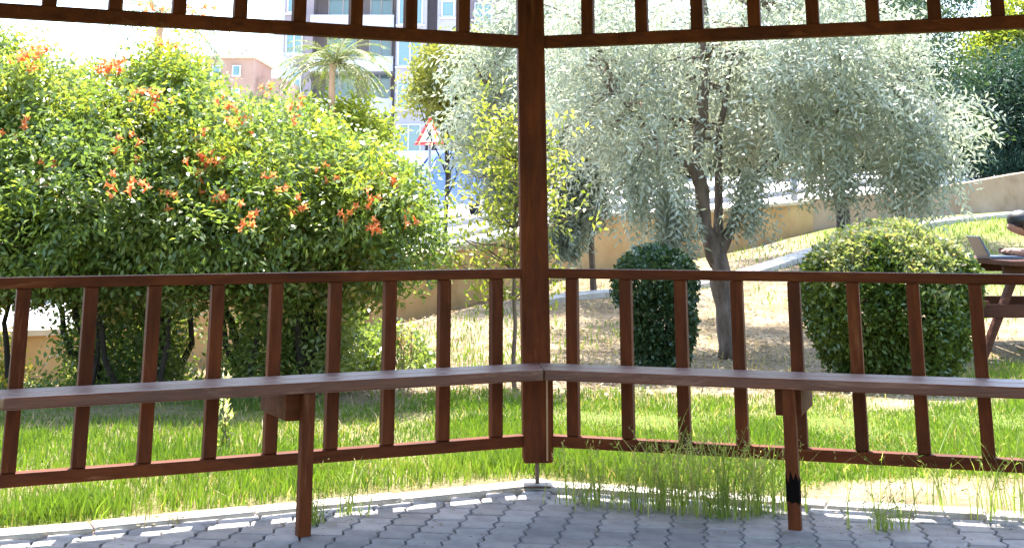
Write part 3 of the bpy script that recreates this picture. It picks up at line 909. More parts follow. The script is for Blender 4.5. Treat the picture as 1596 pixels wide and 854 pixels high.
# ------------------------------------------------------------------ trees with drooping silver sprays
def silver_tree(label, base, trunk_paths, E, n_str, mat, leafL, leafW, nleaf=16, droop=.09, cat='tree', name='silver_tree', bark=BARK, limbs=60, hang=None, group=None, step=.03, clear=None):
    root = empty(name, base)
    tag(root, label, cat, group)
    mb = MB()
    tips = []
    for pth, r0, r1 in trunk_paths:
        pth = np.array(pth, float)
        ts = np.linspace(0, len(pth) - 1, len(pth) * 4 - 3)
        pi = np.stack([np.interp(ts, range(len(pth)), pth[:, k]) for k in range(3)], 1)
        pi[1:-1] += rng.normal(0, r0 * .12, pi[1:-1].shape)
        mb.tube(pi, np.linspace(r0, r1, len(pi)) * (1 + rng.normal(0, .05, len(pi))), 9)
        tips += [q for q in pi[len(pi) // 3:]]
    mb.build('trunk', bark, root, smooth=True)
    tips = np.array(tips)
    vol = np.array([e[3] * e[4] * e[5] for e in E]) ** .8
    k = rng.choice(len(E), n_str, p=vol / vol.sum())
    u = unit(rng.normal(size=(n_str, 3))); rad = rng.uniform(.25, 1.0, n_str) ** .55
    ec = np.array([e[:3] for e in E])[k]; er = np.array([e[3:6] for e in E])[k]
    P = ec + u * er * rad[:, None]
    # clump: pull spray origins towards a set of branch tips
    nb = max(18, n_str // 34)
    ctr = P[rng.choice(n_str, nb, replace=False)]
    dm = ((P[:, None, :] - ctr[None]) ** 2).sum(-1); ni = dm.argmin(1)
    P = P * .55 + ctr[ni] * .45
    br = MB()
    for c in ctr[:limbs]:
        j = ((tips - c) ** 2 * np.array([1, 1, .7])).sum(-1).argmin()
        pth = limb_path(tips[j], c, .10, .07, 7)
        L = np.linalg.norm(tips[j] - c)
        br.tube(pth, np.linspace(min(.03, .012 + .012 * L), .004, 7), 5, False)
    br.build('branches', bark, root, smooth=True)
    if clear is not None:
        x_, z0_, z1_, yy_ = clear
        keep = ~((np.abs(P[:, 0] - x_) < .24) & (P[:, 2] > z0_) & (P[:, 2] < z1_) & (P[:, 1] < yy_) & (rng.random(len(P)) < .85))
        P, ec = P[keep], ec[keep]
    D = unit(P - ec) * .8 + rng.normal(0, .5, P.shape) + np.array([0, 0, .05])
    pos, ax_, nr = sprays(P, D, nleaf, step, droop, .75, .3)
    leaves('crown', pos, ax_, upfix(nr, .25), leafL * rng.uniform(.7, 1.25, len(pos)), leafW * rng.uniform(.8, 1.2, len(pos)), mat, root, .15, .5)
    if hang is not None:
        H = np.array(hang)
        j = rng.choice(len(H), 420)
        q = H[j, :3] + rng.normal(0, 1, (420, 3)) * H[j, 3:4]
        pos, ax_, nr = sprays(q, rng.normal(0, .25, q.shape) + np.array([0, 0, -1.0]), 18, .026, .05, .7, .3)
        leaves('hanging_sprays', pos, ax_, upfix(nr, .1), leafL * rng.uniform(.7, 1.2, len(pos)), leafW * rng.uniform(.8, 1.2, len(pos)), mat, root, .15, .5)
    return root
B = (1.62, 10.9, tz(1.62, 10.9) - .03)
silver_tree('silver leaved tree with forked brown trunk between the two clipped shrubs', B,
    [([B, (1.60, 10.9, .35), (1.56, 10.9, .72)], .088, .072),
     ([(1.56, 10.9, .66), (1.46, 10.9, 1.0), (1.42, 10.85, 1.4), (1.50, 10.9, 1.9), (1.55, 10.95, 2.5), (1.5, 11, 3.1)], .066, .028),
     ([(1.56, 10.9, .68), (1.70, 10.95, 1.0), (1.85, 11.0, 1.25), (2.2, 11.0, 1.6), (2.7, 11.0, 1.9), (3.1, 11, 2.05)], .045, .014),
     ([(1.57, 10.9, .8), (1.62, 11.1, 1.2), (1.66, 11.2, 1.7), (1.8, 11.3, 2.3), (2.0, 11.3, 2.9)], .04, .012),
     ([(1.44, 10.9, 1.3), (1.1, 10.7, 1.6), (.8, 10.6, 1.9)], .03, .01)],
    [(1.75, 11, 2.35, 1.35, 1.2, .75), (1.9, 11, 1.95, 1.2, 1.1, .6), (2.62, 11, 1.90, .72, .8, .38), (3.06, 10.9, 1.62, .34, .55, .30), (3.22, 10.9, 1.78, .30, .5, .26), (1.5, 12.5, 2.25, 1.35, 1.3, .7), (2.5, 12.4, 2.15, .85, 1.1, .6), (.95, 10.8, 1.85, .72, .8, .65), (1.0, 10.7, 1.5, .36, .5, .25), (2.4, 11, 2.45, .75, .9, .55), (.75, 11, 2.5, .7, .9, .55), (2.2, 11.1, 1.62, .45, .5, .22)],
    4700, SILVER, .068, .019, 14, .065, hang=[(.98, 10.6, 1.42, .12), (1.2, 10.6, 1.3, .07), (3.2, 10.8, 1.6, .10), (2.95, 10.8, 1.5, .10), (2.5, 10.8, 1.6, .10), (1.80, 10.8, 1.35, .05), (1.2, 10.6, 1.1, .04)], limbs=110, clear=(1.5, .8, 3.0, 11.3))
B = (.86, 15.2, tz(.86, 15.2) - .05)
silver_tree('grey leaved weeping tree behind the corner post, left of the forked silver tree', B,
    [([B, (.84, 15.2, .9), (.74, 15.2, 1.6), (.5, 15.2, 2.4), (.3, 15.2, 3.0)], .036, .014),
     ([(.82, 15.2, 1.1), (.3, 15.1, 1.8), (-.3, 15, 2.4)], .022, .01)],
    [(.4, 15.2, 2.35, 1.05, 1.0, .85), (.0, 15.1, 2.1, .45, .7, .7), (.9, 15, 2.2, .8, .8, .75), (.45, 15, 2.95, .8, .9, .7), (-.1, 15, 1.5, .25, .3, .3)],
    2000, SILVERG, .085, .024, 14, .09, hang=[(.62, 14.8, 1.3, .10), (.82, 14.8, 1.5, .1), (-.12, 14.8, 1.5, .1), (.55, 14.8, 1.1, .05)], limbs=60, name='weeping_tree', step=.036)
B = (4.15, 17.8, tz(4.15, 17.8) - .05)
silver_tree('dark trunked tree behind the large clipped shrub, in front of the beige wall', B,
    [([B, (4.13, 17.8, 1.1), (4.05, 17.8, 1.7), (3.9, 17.8, 2.4), (3.95, 17.8, 3.2)], .10, .03),
     ([(4.1, 17.8, 1.4), (4.7, 17.8, 2.1), (5.2, 17.8, 2.5)], .04, .015)],
    [(4.3, 17.8, 2.7, 1.5, 1.2, .75), (5.2, 17.6, 2.35, .75, .8, .55), (3.4, 17.7, 2.3, .7, .8, .6), (4.2, 17.8, 3.6, 1.6, 1.2, .7), (3.7, 17.6, 1.75, .35, .4, .4)],
    2000, SHRUBD, .07, .024, 14, .06, bark=BARKD, limbs=50, name='dark_tree', step=.038)

def round_tree(name, label, base, trunk, E, cnt, mat, L, W, bark=BARKD, group=None, nl=6, step=None, jitter=.28):
    root = empty(name, base); tag(root, label, 'tree', group)
    mb = MB(); b = np.array(base, float)
    pth = limb_path(b - np.array([0, 0, .1]), trunk, 0, .03, 8)
    h = np.linalg.norm(np.array(trunk) - b)
    mb.tube(pth, np.linspace(max(.03, h * .022), max(.012, h * .008), 8), 8)
    for e in E:
        for _ in range(4):
            t_ = pth[random.randint(3, 7)]
            c = np.array(e[:3]) + unit(rng.normal(size=3)) * np.array(e[3:6]) * .75
            mb.tube(limb_path(t_, c, .08, .06, 6), np.linspace(max(.012, h * .007), .004, 6), 5, False)
    mb.build('trunk', bark, root, smooth=True)
    P, Nn = ell_surface(E, cnt, jitter, .7)
    # break the skin into clumps
    nb = max(25, cnt // 45)
    ctr = P[rng.choice(cnt, nb, replace=False)]
    idx_ = np.concatenate([((P[i:i + 4000, None] - ctr[None]) ** 2).sum(-1).argmin(1) for i in range(0, cnt, 4000)])
    P = P * .66 + ctr[idx_] * .34
    pos, ax_, nr = sprays(P, Nn * .5 + rng.normal(0, .6, P.shape), nl, step or L * .7, .06, .95)
    leaves('crown', pos, ax_, upfix(nr, .5), L * rng.uniform(.7, 1.25, len(pos)), W * rng.uniform(.8, 1.2, len(pos)), mat, root)
    return root
B = (-.8, 17.2, sz(-.8, 17.2))
round_tree('olive_tree', 'yellowish olive green tree beside the triangular road sign', B, (-.8, 17.2, 2.2),
    [(-.80, 17.2, 2.72, .42, .5, .28), (-.55, 17.2, 2.7, .5, .5, .40), (-1.12, 17.1, 2.52, .14, .25, .12), (-.5, 17.2, 2.2, .3, .3, .3)], 1500, OLIVE, .07, .032)

# sapling in front of the post
B = (.0, 9.0, -.04)
sp = empty('sapling', B); tag(sp, 'slim young tree with yellow green leaves just left of the corner post', 'tree')
mb = MB()
main = limb_path((0.02, 9, -.05), (.03, 9, 1.5), 0, .018, 12)
mb.tube(main, np.linspace(.016, .005, 12), 7)
tw = []
for i in range(48):
    t_ = main[random.randint(4, 11)]
    a_ = random.uniform(0, 2 * math.pi); L = random.uniform(.2, .60) * (1.15 - abs(t_[2] - .95) * .6)
    e = t_ + np.array([math.cos(a_) * L * .85, math.sin(a_) * L * .6, random.uniform(.0, .28)])
    pt = limb_path(t_, e, .05, .06, 7); tw.append(pt)
    mb.tube(pt, np.linspace(.006, .0025, 7), 5, False)
mb.build('trunk', BARK, sp, smooth=True)
q = np.concatenate([t_[2:] for t_ in tw] + [main[-3:]]); q = np.repeat(q, 2, 0) + rng.normal(0, .025, (len(q) * 2, 3))
pos, ax_, nr = sprays(q, rng.normal(0, .6, q.shape) + np.array([0, 0, .05]), 5, .032, .08, .9)
leaves('crown', pos, ax_, upfix(nr, .4), rng.uniform(.04, .065, len(pos)), rng.uniform(.018, .028, len(pos)), SAPL, sp)

# ------------------------------------------------------------------ clipped shrubs
def shrub(label, c, E, cnt, mats, L, W, stems):
    root = empty('clipped_shrub', c); tag(root, label, 'shrub', 'clipped shrubs on the lawn')
    mb = MB()
    for _ in range(stems):
        b = np.array([c[0] + random.gauss(0, .06), c[1] + random.gauss(0, .06), c[2] - .05])
        e_ = E[random.randrange(len(E))]
        mb.tube(limb_path(b, np.array(e_[:3]) + rng.normal(0, .2, 3) * np.array(e_[3:6]), 0, .08, 7), np.linspace(.016, .005, 7), 5)
    mb.build('stems', BARKD, root, smooth=True)
    P, Nn = ell_surface(E, cnt, .075, .84)
    P += Nn * ((vnoise(P[:, 0] * 1.0 + P[:, 1], P[:, 2] + P[:, 1] * .7, 7.0, 8) - .5) * .07)[:, None]
    tp = (Nn[:, 2] + (vnoise(P[:, 0], P[:, 1], 6, 12) - .5) * .9) > .45  # upward-facing leaves; on the dome their paler colour stands for sunlight
    for nm, s_, mt in (('foliage', ~tp, mats[0]), ('top_leaves', tp, mats[1])):
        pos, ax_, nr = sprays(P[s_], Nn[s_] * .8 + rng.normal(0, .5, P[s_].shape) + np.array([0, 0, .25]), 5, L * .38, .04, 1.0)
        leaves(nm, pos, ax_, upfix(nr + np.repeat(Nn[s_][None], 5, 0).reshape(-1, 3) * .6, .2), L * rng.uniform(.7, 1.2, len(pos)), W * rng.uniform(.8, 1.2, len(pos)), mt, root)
    return root
cx = 2.42
shrub('large clipped dome shrub with sunlight coloured into its pale top leaves, beside the picnic table', (cx, 9.3, -.03),
    [(cx, 9.3, .49, .50, .50, .42), (cx + .07, 9.3, .60, .44, .44, .30), (cx - .08, 9.25, .58, .42, .42, .29), (cx, 9.3, .27, .41, .42, .29)], 9500, (SHRUB, SHRUBT), .040, .021, 14)
shrub('small dark columnar shrub left of the forked silver tree', (1.0, 9.75, -.02),
    [(1.0, 9.75, .38, .175, .18, .36), (.98, 9.75, .58, .235, .23, .17), (1.0, 9.75, .16, .155, .155, .2)], 3400, (SHRUBD, SHRUBD), .040, .020, 8)

# ------------------------------------------------------------------ trees beyond the street
def far_tree(name, label, x, y, E, cnt, mat, L, W, group='trees beyond the street'):
    z = sz(x, y) if y > np.interp(x, wx, wy) else tz(x, y)
    zc = max(e[2] for e in E)
    return round_tree(name, label, (x, y, z - .05), (x, y, zc), E, cnt, mat, L, W, BARKD, group, 6, L * .6, .35)
far_tree('pine_tree', 'dark blue green conifer at the right edge above the beige wall', 9.4, 26, [(8.95, 26, 2.75, .95, .9, .85), (10, 26, 2.9, 1.1, 1, 1.1), (8.4, 26, 2.95, .5, .7, .55), (9.5, 25.6, 1.95, .95, .7, .42), (8.9, 25.6, 2.05, .5, .6, .35)], 5600, PINE, .16, .03)
far_tree('pine_tree', 'tall dark conifer behind the right tip of the silver tree', 8.9, 33, [(9.0, 33, 5.3, 1.3, 1.2, 1.4), (9.8, 33, 6.4, 1.5, 1.3, 1.2), (8.1, 33, 4.3, 1.0, 1, .9), (8.6, 33, 3.2, .9, 1, .9)], 5200, PINE, .16, .03)
far_tree('lime_tree', 'bright yellow green tree over the conifers in the upper right corner', 12.9, 37, [(13.1, 37, 5.0, 1.15, 1.1, .95), (14.0, 37, 5.6, 1.3, 1.2, 1.2), (12.9, 37, 4.4, .9, .9, .6)], 3200, YGREEN, .14, .07)
far_tree('street_tree', 'dark green round tree far behind the trunk of the forked silver tree', 6.0, 44, [(6.0, 44, 4.3, 2.2, 1.8, 1.9), (7.2, 44, 3.6, 1.5, 1.3, 1.2)], 3000, GREEN, .24, .13)
far_tree('street_tree', 'green street tree seen between the silver tree and the conifers', 11.6, 46, [(11.3, 46, 4.9, 2.2, 1.8, 2.0), (12.6, 46, 4.0, 1.4, 1.3, 1.2)], 3000, GREEN, .24, .13)
far_tree('street_tree', 'green street tree far behind the corner post', 1.2, 48, [(1.2, 48, 4.6, 2.2, 1.8, 2.0), (.2, 48, 3.8, 1.5, 1.4, 1.2), (2.6, 48, 4.0, 1.5, 1.4, 1.3)], 3000, GREEN, .24, .13)
far_tree('street_tree', 'low green tree under the palm, above the flowering vine', -6.6, 46, [(-6.6, 46, 3.4, 1.6, 1.4, 1.1), (-5.2, 46, 3.5, 1.2, 1.2, .8), (-8.0, 46, 3.2, 1.4, 1.2, .9)], 2600, YGREEN, .22, .11)

def palm(label, x, y, zc, frond, n_f, mat, group='palms behind the vine'):
    z0 = sz(x, y)
    root = empty('palm_tree', (x, y, z0)); tag(root, label, 'palm tree', group)
    mb = MB(); k_ = 14
    pts_ = [(x + .08 * math.sin(i * .4), y, z0 - .1 + (zc - z0 + .1) * i / (k_ - 1)) for i in range(k_)]
    mb.tube(pts_, [(.125 if i % 2 else .105) * frond / 2.2 for i in range(k_)], 9)
    mb.build('trunk', mat_plain('palm_trunk', (.30, .19, .12), .95), root, smooth=False)
    rb = MB(); pos, ax_, nr = [], [], []
    for i in range(n_f):
        a_ = 2 * math.pi * i / n_f + random.gauss(0, .15); el = random.uniform(.15, 1.25)
        d = np.array([math.cos(a_) * math.cos(el), math.sin(a_) * math.cos(el), math.sin(el)])
        cur = np.array([x, y, zc]); P_ = [cur]
        for s_ in range(12):
            d = unit(d + np.array([0, 0, -.13])); cur = cur + d * frond / 12; P_.append(cur)
        P_ = np.array(P_)
        rb.tube(P_, np.linspace(.022, .006, 13), 4, False)
        sd_ = unit(np.cross(d, [0, 0, 1.0]))
        for s_ in range(2, 13):
            t_ = unit(P_[s_] - P_[s_ - 1])
            for sg in (-1, 1):
                for f in (0, .33, .66):
                    pos.append(P_[s_ - 1] * (1 - f) + P_[s_] * f); ax_.append(t_ * .7 + sd_ * sg + np.array([0, 0, -.25]) + rng.normal(0, .1, 3)); nr.append(np.array([0, 0, 1.0]) + rng.normal(0, .2, 3))
    rb.build('frond_ribs', mat_plain('frond_rib', (.3, .26, .12), .7), root)
    pos, ax_, nr = np.array(pos), np.array(ax_), np.array(nr)
    leaves('crown', pos, ax_, nr, rng.uniform(.28, .42, len(pos)) * frond / 2.2, .035 * frond / 2.0, mat, root)
palm('palm with arching yellow green fronds in front of the apartment block', -5.75, 45, 5.8, 2.0, 44, PALM)
palm('tall pale palm against the white sky at upper left', -17.6, 69, 10.6, 4.0, 26, PALMB)

# ------------------------------------------------------------------ buildings
LILAC = mat_noise('mauve_plaster', [(.3, (.22, .185, .205)), (.7, (.27, .23, .25))], .5, .9, 5, .05)
PALE = mat_noise('pale_plaster', [(.3, (.33, .315, .335)), (.7, (.38, .36, .38))], .5, .9, 5, .05)
WHITE = mat_plain('white_and_sunlit', (.48, .475, .50), .6)
PIPE = mat_plain('grey_pipe', (.28, .27, .31), .6)
GLASS = mat_plain('teal_glass', (.10, .20, .22), .08, 0, .9)
BRICK = mat_noise('reddish_plaster', [(.3, (.27, .17, .13)), (.7, (.34, .23, .18))], .7, .9, 5, .05)
TANKW = mat_plain('tank_metal', (.62, .62, .64), .35, .4)
K = 100 / 2221
def BX(px): return (px - 798) * K
def BZ(py): return 1 + (340 - py) * K
ab = empty('apartment_building', (BX(580), 104, 0))
tag(ab, 'tall pale lilac apartment block with white balconies behind the vine', 'building')
def bpart(name, x0, x1, y0, y1, z0, z1, mat, parent=None):
    mb = MB(); mb.b2(x0, x1, y0, y1, z0, z1); return mb.build(name, mat, parent or ab)
ZT = 31
bpart('wall', BX(425), BX(472), 101.5, 116, 0, ZT, LILAC)
bpart('wall', BX(402), BX(425), 103, 116, 0, ZT - 3, WHITE)  # left part of the block, its sunlight put in as white
bpart('wall', BX(472), BX(611), 103.5, 116, 0, ZT, LILAC)
bpart('wall', BX(611), BX(660), 100, 116, 0, ZT + 1, PALE)
bpart('wall', BX(660), BX(677), 102.5, 116, 0, ZT, LILAC)
bpart('wall', BX(677), BX(726), 100.3, 116, 0, ZT + 1, PALE)
bpart('wall', BX(726), BX(860), 103, 116, 0, ZT, LILAC)
st = MB(); st.tube([(BX(608.5), 103.2, 0), (BX(608.5), 103.2, ZT)], .13, 8); st.build('drain_pipe', PIPE, ab)
def win(px0, px1, py0, py1, yf, mull=True):
    x0, x1, z0, z1 = BX(px0), BX(px1), BZ(py1), BZ(py0)
    mb = MB(); t = .11
    for (a_, b_, c_, d_) in ((x0, x1, z1 - t, z1), (x0, x1, z0, z0 + t), (x0, x0 + t, z0 + t, z1 - t), (x1 - t, x1, z0 + t, z1 - t)):
        mb.b2(a_, b_, yf - .10, yf + .05, c_, d_)
    if mull:
        xm = (x0 + x1) / 2; mb.b2(xm - .06, xm + .06, yf - .09, yf + .04, z0 + t, z1 - t)
    f = mb.build('window', WHITE, ab)
    mb = MB(); mb.b2(x0 + t, x1 - t, yf - .03, yf + .03, z0 + t, z1 - t); mb.build('pane', GLASS, f)
    mb = MB(); mb.b2(x0 - .15, x1 + .15, yf - .25, yf + .02, z0 - .14, z0 - .005); mb.build('sill', WHITE, f)
for r_ in range(-3, 3):
    dy = r_ * 67
    win(614, 654, 62 + dy, 106 + dy, 100)
    win(428, 456, -30 + 67 + dy, 15 + 67 + dy, 101.5)
    if r_ != 1: win(683, 705, 66 + dy, 93 + dy, 100.3, False)
    win(735, 765, 60 + dy, 98 + dy, 103)
    win(490, 540, 38 + dy, 84 + dy, 103.5); win(560, 598, 38 + dy, 84 + dy, 103.5)
    bl = bpart('balcony', BX(470), BX(606), 100.6, 103.4, BZ(112 + dy), BZ(108 + dy), WHITE)
    bpart('parapet', BX(474), BX(606), 100.6, 100.8, BZ(108 + dy), BZ(88 + dy), WHITE, bl)
    bpart('side_parapet', BX(470), BX(473.8), 100.6, 103.4, BZ(108 + dy), BZ(88 + dy), WHITE, bl)

sb = empty('small_building', (-16, 82, 0)); tag(sb, 'small reddish flat roofed building with water tanks on its roof', 'building')
k2 = 80 / 2221
X2 = lambda px: (px - 798) * k2
Z2 = lambda py: 1 + (340 - py) * k2
bpart('wall', X2(308), X2(384), 80, 86, 0, Z2(93), BRICK, sb)
rf = bpart('roof', X2(305), X2(387), 79.7, 86.3, Z2(93) + .002, Z2(89), COPING, sb)
bpart('wall', X2(384), X2(432), 81, 86, 0, Z2(122), BRICK, sb)
for (a_, b_) in ((318, 332), (350, 364)):
    for (c_, d_) in ((104, 122), (140, 160)):
        f = bpart('window', X2(a_), X2(b_), 79.9, 80.04, Z2(d_), Z2(c_), WHITE, sb)
        bpart('pane', X2(a_) + .08, X2(b_) - .08, 79.87, 79.9 - .002, Z2(d_) + .08, Z2(c_) - .08, GLASS, f)
for i, px in enumerate((318, 336, 355, 372)):
    t_ = MB(); r_ = .22 if i in (0,) else .26
    t_.tube([(X2(px), 81.5, Z2(89)), (X2(px), 81.5, Z2(89) + .35)], .12, 8)
    t_.ball((X2(px), 81.5, Z2(89) + .5), (r_ * 1.25, r_ * 1.25, r_), 12, 8)
    t_.build('water_tank', TANKW, sb, smooth=True)
wb = empty('sunlit_block', (-13, 96, 0)); tag(wb, 'white block by the water tank roof, standing in for the sunlit side of the apartment block', 'building')  # added block, white in place of sunlight on the apartment side
bpart('wall', (406 - 798) * 92 / 2221, (428 - 798) * 92 / 2221, 92, 97, 0, 1 + 255 * 92 / 2221, WHITE, wb)
bpart('roof', (404 - 798) * 92 / 2221, (429.5 - 798) * 92 / 2221, 91.7, 97.3, 1 + 255 * 92 / 2221 + .002, 1 + 258 * 92 / 2221, WHITE, wb)

# ------------------------------------------------------------------ road sign, bollards, poles
RED = mat_plain('sign_red', (.62, .03, .03), .4)
SGW = mat_plain('sign_white', (.8, .8, .78), .4)
BLACK = mat_plain('sign_black', (.02, .02, .02), .5)
GALV = mat_plain('galvanised', (.18, .18, .185), .5, .3)
def sx_(px, D): return (px - 798) * D / 2221
def sz_(py, D): return 1 + (340 - py) * D / 2221
D = 26
sg = empty('road_sign', (sx_(668, D), D, sz(sx_(668, D), D))); tag(sg, 'triangular red and white warning sign on a pole between vine and olive tree', 'sign')
cx_, cz_ = sx_(668, D), sz_(214, D)
st = MB(); st.tube([(cx_, D + .05, sz(cx_, D) - .1), (cx_, D + .05, cz_ + .3)], .03, 8); st.build('pole', GALV, sg, smooth=True)
def tri(r, yy, th, cz=cz_):
    return [(cx_ + r * math.sin(a_) * .95, yy, cz + r * math.cos(a_)) for a_ in (0, -2 * math.pi / 3, 2 * math.pi / 3)]
st = MB(); st.prism(tri(.35, D - .004, .0), (0, .012, 0)); st.build('border', RED, sg)
st = MB(); st.prism(tri(.235, D - .010, .0), (0, .005, 0)); pl = st.build('face', SGW, sg)
st = MB()
fig = [(-.02, .06), (.02, .06), (.035, .0), (.06, -.08), (.03, -.08), (0, -.03), (-.05, -.09), (-.085, -.085), (-.03, -.01)]
st.prism([(cx_ + a_, D - .014, cz_ + b_ - .01) for a_, b_ in fig][::-1], (0, .003, 0)); st.ball((cx_, D - .013, cz_ + .075), (.022, .003, .022), 10, 6)
st.build('pictogram', BLACK, sg)

def bollard(label, px, py, D, h, r):
    x = sx_(px, D); z = sz(x, D)
    o = empty('bollard', (x, D, z)); tag(o, label, 'bollard', 'posts along the street edge')
    st = MB(); st.tube([(x, D, z - .1), (x, D, z + h - .06)], r, 10); st.build('shaft', GALV, o, smooth=True)
    st = MB(); st.tube([(x, D, z + h - .06), (x, D, z + h - .03), (x, D, z + h)], [r * 1.25, r * 1.25, r * .5], 10); st.build('cap', GALV, o)
bollard('thin dark street post behind the sapling, left of the corner post', 679, 400, 16.6, .42, .022)
bollard('short dark street post left of the forked trunk', 1003, 320, 24, .4, .035)
bollard('thin grey street post right of the forked trunk', 1188, 330, 21, .33, .022)
bollard('thick grey street pillar left of the dark trunk', 1240, 330, 21.4, .47, .055)
x = sx_(1446, 24); z = sz(x, 24)
o = empty('street_pole', (x, 24, z)); tag(o, 'thin dark pole on the street by the blue car, right of the shrub', 'pole')
st = MB(); st.tube([(x, 24, z - .1), (x, 24, z + 1.6)], .03, 8); st.build('shaft', GALV, o, smooth=True)
st = MB(); st.tube([(x, 24, z + 1.6), (x, 24, z + 1.66)], [.045, .02], 8); st.build('cap', GALV, o)

# ------------------------------------------------------------------ parked cars
TYRE = mat_plain('tyre', (.02, .02, .02), .9)
RIM = mat_plain('rim', (.5, .5, .52), .3, .8)
CARGL = mat_plain('car_glass', (.03, .045, .06), .05, 0, .8)
LAMP = mat_plain('lamp_lens', (.7, .68, .62), .15)
TAIL = mat_plain('tail_lens', (.4, .02, .02), .2)
def car(label, x, y, rz, paint):
    z = sz(x, y)
    root = empty('parked_car', (x, y, z)); root.rotation_euler = (0, 0, rz); tag(root, label, 'car', 'cars parked on the street')
    M = Matrix.Translation((x, y, z)) @ Matrix.Rotation(rz, 4, 'Z')
    def W(p): return tuple(M @ Vector(p))
    prof = [(-2.05, .32), (-2.1, .62), (-2.02, .86), (-1.2, .94), (-.55, 1.34), (-.1, 1.46), (.9, 1.47), (1.6, 1.36), (1.98, .95), (2.08, .62), (2.02, .32)]
    mb = MB(); vs = []; m_ = len(prof)
    for s_ in (-1, 1):
        for (a_, b_) in prof:
            wd = .84 - max(0, b_ - .9) * .34
            vs.append(W((a_, s_ * (wd - .07), b_)))
    for s_ in (-1, 1):
        for (a_, b_) in prof:
            wd = .84 - max(0, b_ - .9) * .34
            vs.append(W((a_ * .975, s_ * wd, .32 + (b_ - .32) * .96)))
    fs = [(i, i + 1, m_ + i + 1, m_ + i) for i in range(m_ - 1)] + [(0, m_, 2 * m_ - 1, m_ - 1)]
    for q, o_ in ((0, 2 * m_), (m_, 3 * m_)):
        fs += [(q + i, q + (i + 1) % m_, o_ + (i + 1) % m_, o_ + i) for i in range(m_)]
        fs.append(tuple(o_ + i for i in range(m_)))
    mb.add(vs, fs); mb.build('body', paint, root)
    for s_ in (-1, 1):
        for (poly) in ([(-.95, .97), (-.48, 1.30), (.12, 1.40), (.12, .97)], [(.2, .97), (.2, 1.40), (.88, 1.40), (1.5, 1.29), (1.62, .97)]):
            mb = MB(); mb.prism([W((a_, s_ * (.843 - max(0, b_ - .9) * .34), b_)) for a_, b_ in poly], (M.to_3x3() @ Vector((0, s_ * .008, 0)))); mb.build('side_window', CARGL, root)
        for a_ in (-1.28, 1.28):
            mb = MB(); mb.tube([W((a_, s_ * .66, .31)), W((a_, s_ * .86, .31))], .31, 18); wh = mb.build('wheel', TYRE, root)
            mb = MB(); mb.tube([W((a_, s_ * .862, .31)), W((a_, s_ * .872, .31))], .19, 14); mb.build('rim', RIM, wh)
        mb = MB(); mb.b2(-.07, .07, -.12, .12, -.06, .06); mb.v = [W((a_ - 2.02, b_ + s_ * .6, c_ + .72)) for a_, b_, c_ in mb.v]; mb.build('headlight', LAMP, root)
        mb = MB(); mb.b2(-.05, .05, -.1, .1, -.1, .1); mb.v = [W((a_ + 2.0, b_ + s_ * .62, c_ + .78)) for a_, b_, c_ in mb.v]; mb.build('tail_light', TAIL, root)
    mb = MB(); mb.add([W(q) for q in ((-1.22, -.66, .965), (-1.22, .66, .965), (-.58, .58, 1.345), (-.58, -.58, 1.345))], [(0, 1, 2, 3)]); mb.v = [(a_, b_, c_ + .012) for a_, b_, c_ in mb.v]; mb.build('windscreen', CARGL, root)
    mb = MB(); mb.add([W(q) for q in ((1.63, -.56, 1.345), (1.63, .56, 1.345), (1.97, .66, .98), (1.97, -.66, .98))], [(0, 1, 2, 3)]); mb.v = [(a_, b_, c_ + .012) for a_, b_, c_ in mb.v]; mb.build('rear_window', CARGL, root)
car('blue parked car behind the triangular road sign', -2.0, 31, R(62), mat_plain('blue_paint', (.03, .10, .38), .25, .2))
car('blue parked car on the street behind the thin pole at right', 11.6, 40.5, R(15), mat_plain('light_blue_paint', (.10, .22, .46), .25, .2))

# ------------------------------------------------------------------ picnic table, laptop, person
TWOOD = mat_wood('table_wood', (.05, .018, .010), (.09, .034, .02), (.15, .085, .06), .6, .6)
G0 = tz(4.1, 11) - .02
pt = empty('picnic_table', (3.98, 11.05, G0)); tag(pt, 'brown wooden picnic table with attached benches at the right edge', 'table')
for i in range(5):
    st = MB(); x = 3.66 + i * .16; st.b2(x - .074, x + .074, 10.3, 11.9, .665, .70); st.build('top_plank', TWOOD, pt, bevel=.004)
for x in (3.18, 3.33, 4.63, 4.78):
    st = MB(); st.b2(x - .07, x + .07, 10.3, 11.9, .395, .43); st.build('seat_plank', TWOOD, pt, bevel=.004)
for y in (10.55, 11.65):
    st = MB(); st.b2(3.1, 4.86, y - .022, y + .022, .30, .393); st.build('seat_beam', TWOOD, pt, bevel=.004)
    st = MB(); st.b2(3.6, 4.36, y - .022, y + .022, .585, .663); st.build('top_beam', TWOOD, pt, bevel=.004)
    for s_ in (-1, 1):
        st = MB(); st.beam((3.98 + s_ * .58, y + .047, G0 - .02), (3.98 + s_ * .25, y + .047, .66), .044, .09, (0, 1, 0)); st.build('leg', TWOOD, pt, bevel=.004)
LAPB = mat_plain('laptop_shell', (.05, .07, .11), .35, .3); LAPS = mat_plain('laptop_screen', (.05, .09, .2), .2)
lp = empty('laptop', (3.70, 10.95, .70)); tag(lp, 'open laptop on the picnic table, seen from its side', 'laptop')
st = MB(); st.b2(3.60, 3.84, 10.77, 11.13, .702, .722); st.build('base', LAPB, lp, bevel=.003)
st = MB(); st.beam((3.595, 10.95, .722), (3.53, 10.95, .865), .30, .012, (1, 0, .3)); sc_ = st.build('lid', LAPB, lp, bevel=.002)
st = MB(); st.beam((3.602, 10.95, .738), (3.542, 10.95, .858), .27, .003, (1, 0, .3)); st.build('screen', LAPS, sc_)

